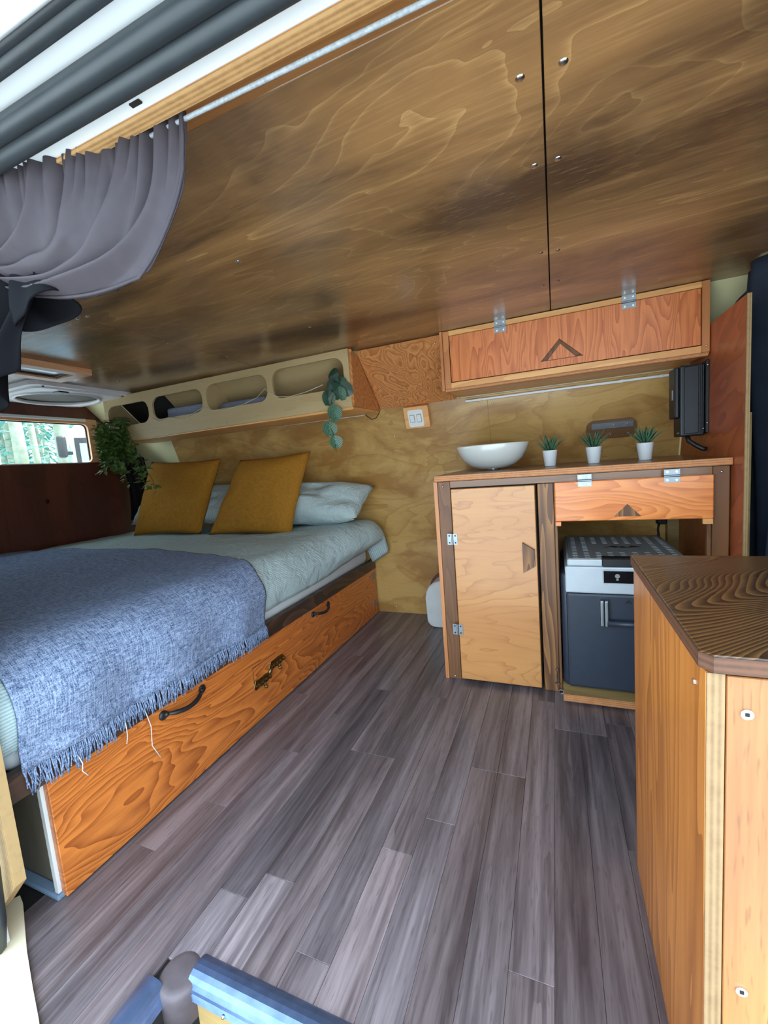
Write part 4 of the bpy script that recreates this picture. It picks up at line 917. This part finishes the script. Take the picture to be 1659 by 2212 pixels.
iv = thing('bushy_ivy', 'bushy green leafy plant trailing from the rear end of the shelf', 'plant', (-2.68, 1.95, 0.95))
ri = random.Random(11); fo = MB()
def leaf_quad(m, p, d, n, L, w):
    d = d.normalized(); sd = d.cross(n).normalized(); n2 = sd.cross(d)
    a = m.bm.verts.new(p); b = m.bm.verts.new(p + d * L * 0.45 + sd * w + n2 * 0.002); c = m.bm.verts.new(p + d * L); e = m.bm.verts.new(p + d * L * 0.45 - sd * w + n2 * 0.002)
    mid = m.bm.verts.new(p + d * L * 0.5 - n2 * 0.003)
    for q in ((a, b, mid), (b, c, mid), (c, e, mid), (e, a, mid)): m.bm.faces.new(q)
stems = []
for s_ in range(30):
    x = ri.uniform(-2.80, -2.52); y = ri.uniform(1.90, 1.99); z = ri.uniform(1.33, 1.44); pts = [Vector((lerp(x, -2.62, 0.5), 2.02, z))]
    p = Vector((x, y, z)); L = ri.uniform(0.12, 0.30) if s_ < 24 else ri.uniform(0.34, 0.46); n = int(L / 0.03)
    for k in range(n):
        pts.append(p.copy()); p = p + Vector((ri.uniform(-0.012, 0.012) + (0.014 if s_ >= 24 else 0.002), ri.uniform(-0.010, 0.006), -0.03))
        for q in range(5 if s_ < 24 else 2):
            d = Vector((ri.uniform(-1, 1), ri.uniform(-1, 0.3), ri.uniform(-0.9, 0.4))); leaf_quad(fo, p + d * 0.006, d, Vector((0, -0.5, 1)), ri.uniform(0.034, 0.058), ri.uniform(0.010, 0.017))
    stems.append(pts)
fo.build('foliage', MT['ivy'], iv, kind='stuff', fix=False)
sm = MB()
for pts in stems: sm.tube(pts, 0.0018, 4)
sm.build('stems', MT['stem'], iv, True)

# ================================================================== CEILING FITTINGS
rv = thing('roof_vent', 'square white ceiling vent with a round screened opening', 'vent', (-2.83, 1.735, 1.59))
RC = (-2.832, 1.735)
circ = [(RC[0] + 0.215 * math.cos(a), RC[1] + 0.215 * math.sin(a)) for a in [k * 2 * math.pi / 40 for k in range(40)]]
MB().holed(rrect(-3.125, -2.535, 1.435, 2.035, 0.05, 5), [circ], XY, 1.566, 1.5895).build('frame', MT['ventwhite'], rv)
MB().holed(rrect(-3.085, -2.575, 1.475, 1.995, 0.06, 5), [circ], XY, 1.558, 1.566).build('inner_rim', MT['ventwhite'], rv)
MB().tube([(x, y, 1.560) for x, y in circ] + [(circ[0][0], circ[0][1], 1.560)], 0.012, 8, False).build('ring', MT['ventwhite'], rv, True)
MB().cyl((RC[0], RC[1], 1.572), (RC[0], RC[1], 1.580), 0.214, None, 40).build('screen', MT['mesh'], rv)
MB().box(-2.70, -2.60, 1.60, 1.66, 1.552, 1.575, 0.004).build('motor_knob', MT['black'], rv)
for (x, y) in ((-2.56, 1.96), (-2.56, 1.50), (-3.10, 1.97)): MB().ball((x, y, 1.565), 0.006, 8).build('screw', MT['darkscrew'], rv, True)
cl2 = thing('ceiling_light', 'flat ceiling light in a pale wooden frame ahead of the round vent', 'light', (-2.28, 1.33, 1.59))
fw = MB()
xa, xb, ya, yb = -2.405, -2.155, 1.155, 1.500
MB().holed([(xa, ya), (xb, ya), (xb, yb), (xa, yb)], [[(xa + 0.055, ya + 0.055), (xb - 0.055, ya + 0.055), (xb - 0.055, yb - 0.055), (xa + 0.055, yb - 0.055)]], XY, 1.560, 1.5895).build('frame', MT['framewood'], cl2)
MB().holed([(xa + 0.055, ya + 0.055), (xb - 0.055, ya + 0.055), (xb - 0.055, yb - 0.055), (xa + 0.055, yb - 0.055)], [[(xa + 0.075, ya + 0.075), (xb - 0.075, ya + 0.075), (xb - 0.075, yb - 0.075), (xa + 0.075, yb - 0.075)]], XY, 1.568, 1.580).build('bezel', MT['black'], cl2)
MB().box(xa + 0.074, xb - 0.074, ya + 0.074, yb - 0.074, 1.574, 1.580).build('diffuser', MT['lampglass'], cl2)

# ================================================================== STEP NOSINGS
def nosing(pts2, fn, a, b): return MB().prism(pts2, fn, a, b)
nprof = [(0.554, 0.0006), (0.549, 0.005), (0.540, 0.0085), (0.530, 0.0100), (0.520, 0.0092), (0.511, 0.0060), (0.504, 0.0005), (0.499, -0.007), (0.497, -0.012), (0.499, -0.014), (0.496, -0.018), (0.499, -0.020), (0.496, -0.024), (0.499, -0.026), (0.496, -0.030), (0.500, -0.034), (0.504, -0.034), (0.504, -0.008), (0.512, 0.0006)]
n1 = thing('step_nosing', 'scuffed aluminium nosing along the inner edge of the door step', 'step edge', (-0.3, 0.52, 0), 'aluminium step edges')
MB().prism(nprof, YZ, -0.716, 0.148).build('profile', MT['alu'], n1)
for x in (-0.62, -0.30, 0.02): MB().ball((x, 0.4955, -0.024), 0.004, 8).build('screw', MT['screw'], n1, True)
n2 = thing('step_nosing', 'aluminium nosing along the rear side of the door step', 'step edge', (-0.77, 0.35, 0), 'aluminium step edges')
MB().prism([(-0.752 - (y - 0.499), z) for y, z in nprof], lambda a, b, d: (a, d, b), 0.17, 0.482).build('profile', MT['alu'], n2)
cp = MB(); cpr = [(0.0, 0.002), (0.028, 0.002), (0.038, 0.0005), (0.042, -0.003), (0.043, -0.012), (0.043, -0.075), (0.0, -0.075)]
cp.lathe(cpr, (-0.742, 0.510, 0.0), 28)
tag(cp.build('corner_patch', MT['patch'], None, True, org=(-0.742, 0.51, -0.075)), 'worn rounded corner patch between the two step nosings', 'patch')

# ================================================================== OUTSIDE, SEEN THROUGH THE REAR WINDOW
vn = thing('parked_van', 'white parked vehicle seen through the rear window', 'vehicle', (-8.0, 4.98, -0.62))
def vbox(x0, x1, y0, y1, z0, z1, b): return MB().box(-8 + x0, -8 + x1, 4.98 + y0, 4.98 + y1, z0, z1, b, 3)
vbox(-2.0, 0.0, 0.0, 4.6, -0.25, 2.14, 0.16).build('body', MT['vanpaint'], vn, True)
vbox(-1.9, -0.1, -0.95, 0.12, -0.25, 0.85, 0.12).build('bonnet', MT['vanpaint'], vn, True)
vbox(-0.01, 0.015, 0.06, 1.05, 1.02, 1.90, 0.006).build('side_window', MT['black'], vn)
vbox(0.014, 0.022, 0.13, 0.98, 1.09, 1.80, 0.003).build('window_glass', MT['carglass'], vn)
vbox(-1.8, -0.2, -0.012, 0.01, 1.0, 1.8, 0.004).build('windscreen', MT['carglass'], vn)
vbox(0.03, 0.24, -0.20, -0.06, 1.55, 1.92, 0.04).build('wing_mirror', MT['black'], vn, True)
vbox(-0.02, 0.06, -0.10, 0.02, 1.60, 1.66, 0.01).build('mirror_arm', MT['black'], vn)
for (x, y) in ((-0.12, -0.4), (-1.88, -0.4), (-0.12, 3.5), (-1.88, 3.5)): MB().cyl((-8 + x - 0.12, 4.98 + y, -0.27), (-8 + x + 0.12, 4.98 + y, -0.27), 0.35, None, 20).build('wheel', MT['black'], vn, True)
vn.rotation_euler.z = math.radians(-30)
rt = random.Random(21)
TL = ['slim pale conifer trunk at the left edge of the rear window', 'thick mossy trunk in the middle of the rear window view', 'leaning pale trunk left of the mossy tree outside', 'dark bushy conifer behind the pale trunks outside', 'tall conifer rising behind the parked white vehicle', 'distant conifer furthest left in the rear window', 'distant conifer between the two pale trunks outside', 'young conifer low beside the parked white vehicle', 'far conifer just left of the mossy trunk', 'far conifer right of the mossy trunk', 'thin trunk deep in the forest behind the rear window', 'broad conifer far behind the parked vehicle', 'slender conifer far back beside the window edge', 'leafy conifer filling the gap behind the pale trunks']
TS = [(-10.0, 5.25, 0.13), (-11.5, 6.95, 0.20), (-13.5, 7.45, 0.10), (-16.5, 9.2, 0.16), (-19, 13.4, 0.2), (-21, 10.6, 0.16), (-24, 13.3, 0.18), (-15.0, 9.55, 0.07), (-27, 16.3, 0.2), (-23, 15.6, 0.2), (-19.5, 11.1, 0.10), (-28, 20.5, 0.25), (-30, 16.0, 0.2), (-25, 12.4, 0.18)]
for i, ((x, y, r), lb) in enumerate(zip(TS, TL)):
    t = thing('conifer', lb, 'tree', (x, y, -0.62), 'trees behind the van')
    ln = rt.uniform(-0.25, 0.25)
    MB().tube([(x, y, -0.63), (x + 0.05, y + ln * 0.2, 2), (x, y + ln * 0.5, 5), (x, y + ln, 13)], [r, r * 0.85, r * 0.65, r * 0.2], 10).build('trunk', MT['bark'], t, True)
    fm = MB()
    for k in range(520 if i not in (0, 1, 2) else 70):
        z = rt.uniform(0.3, 7.5); a = rt.uniform(0, 2 * math.pi); R = rt.uniform(0.2, 1.15) * (1 - z / 14)
        p = Vector((x + R * math.cos(a), y + R * math.sin(a), z - 0.25 * R)); d = Vector((math.cos(a), math.sin(a), rt.uniform(-0.7, 0.1)))
        leaf_quad(fm, p, d, Vector((rt.uniform(-0.4, 0.4), rt.uniform(-0.4, 0.4), 1)), rt.uniform(0.25, 0.55), rt.uniform(0.03, 0.09))
    fm.build('foliage', MT['needle'], t, kind='stuff', fix=False)
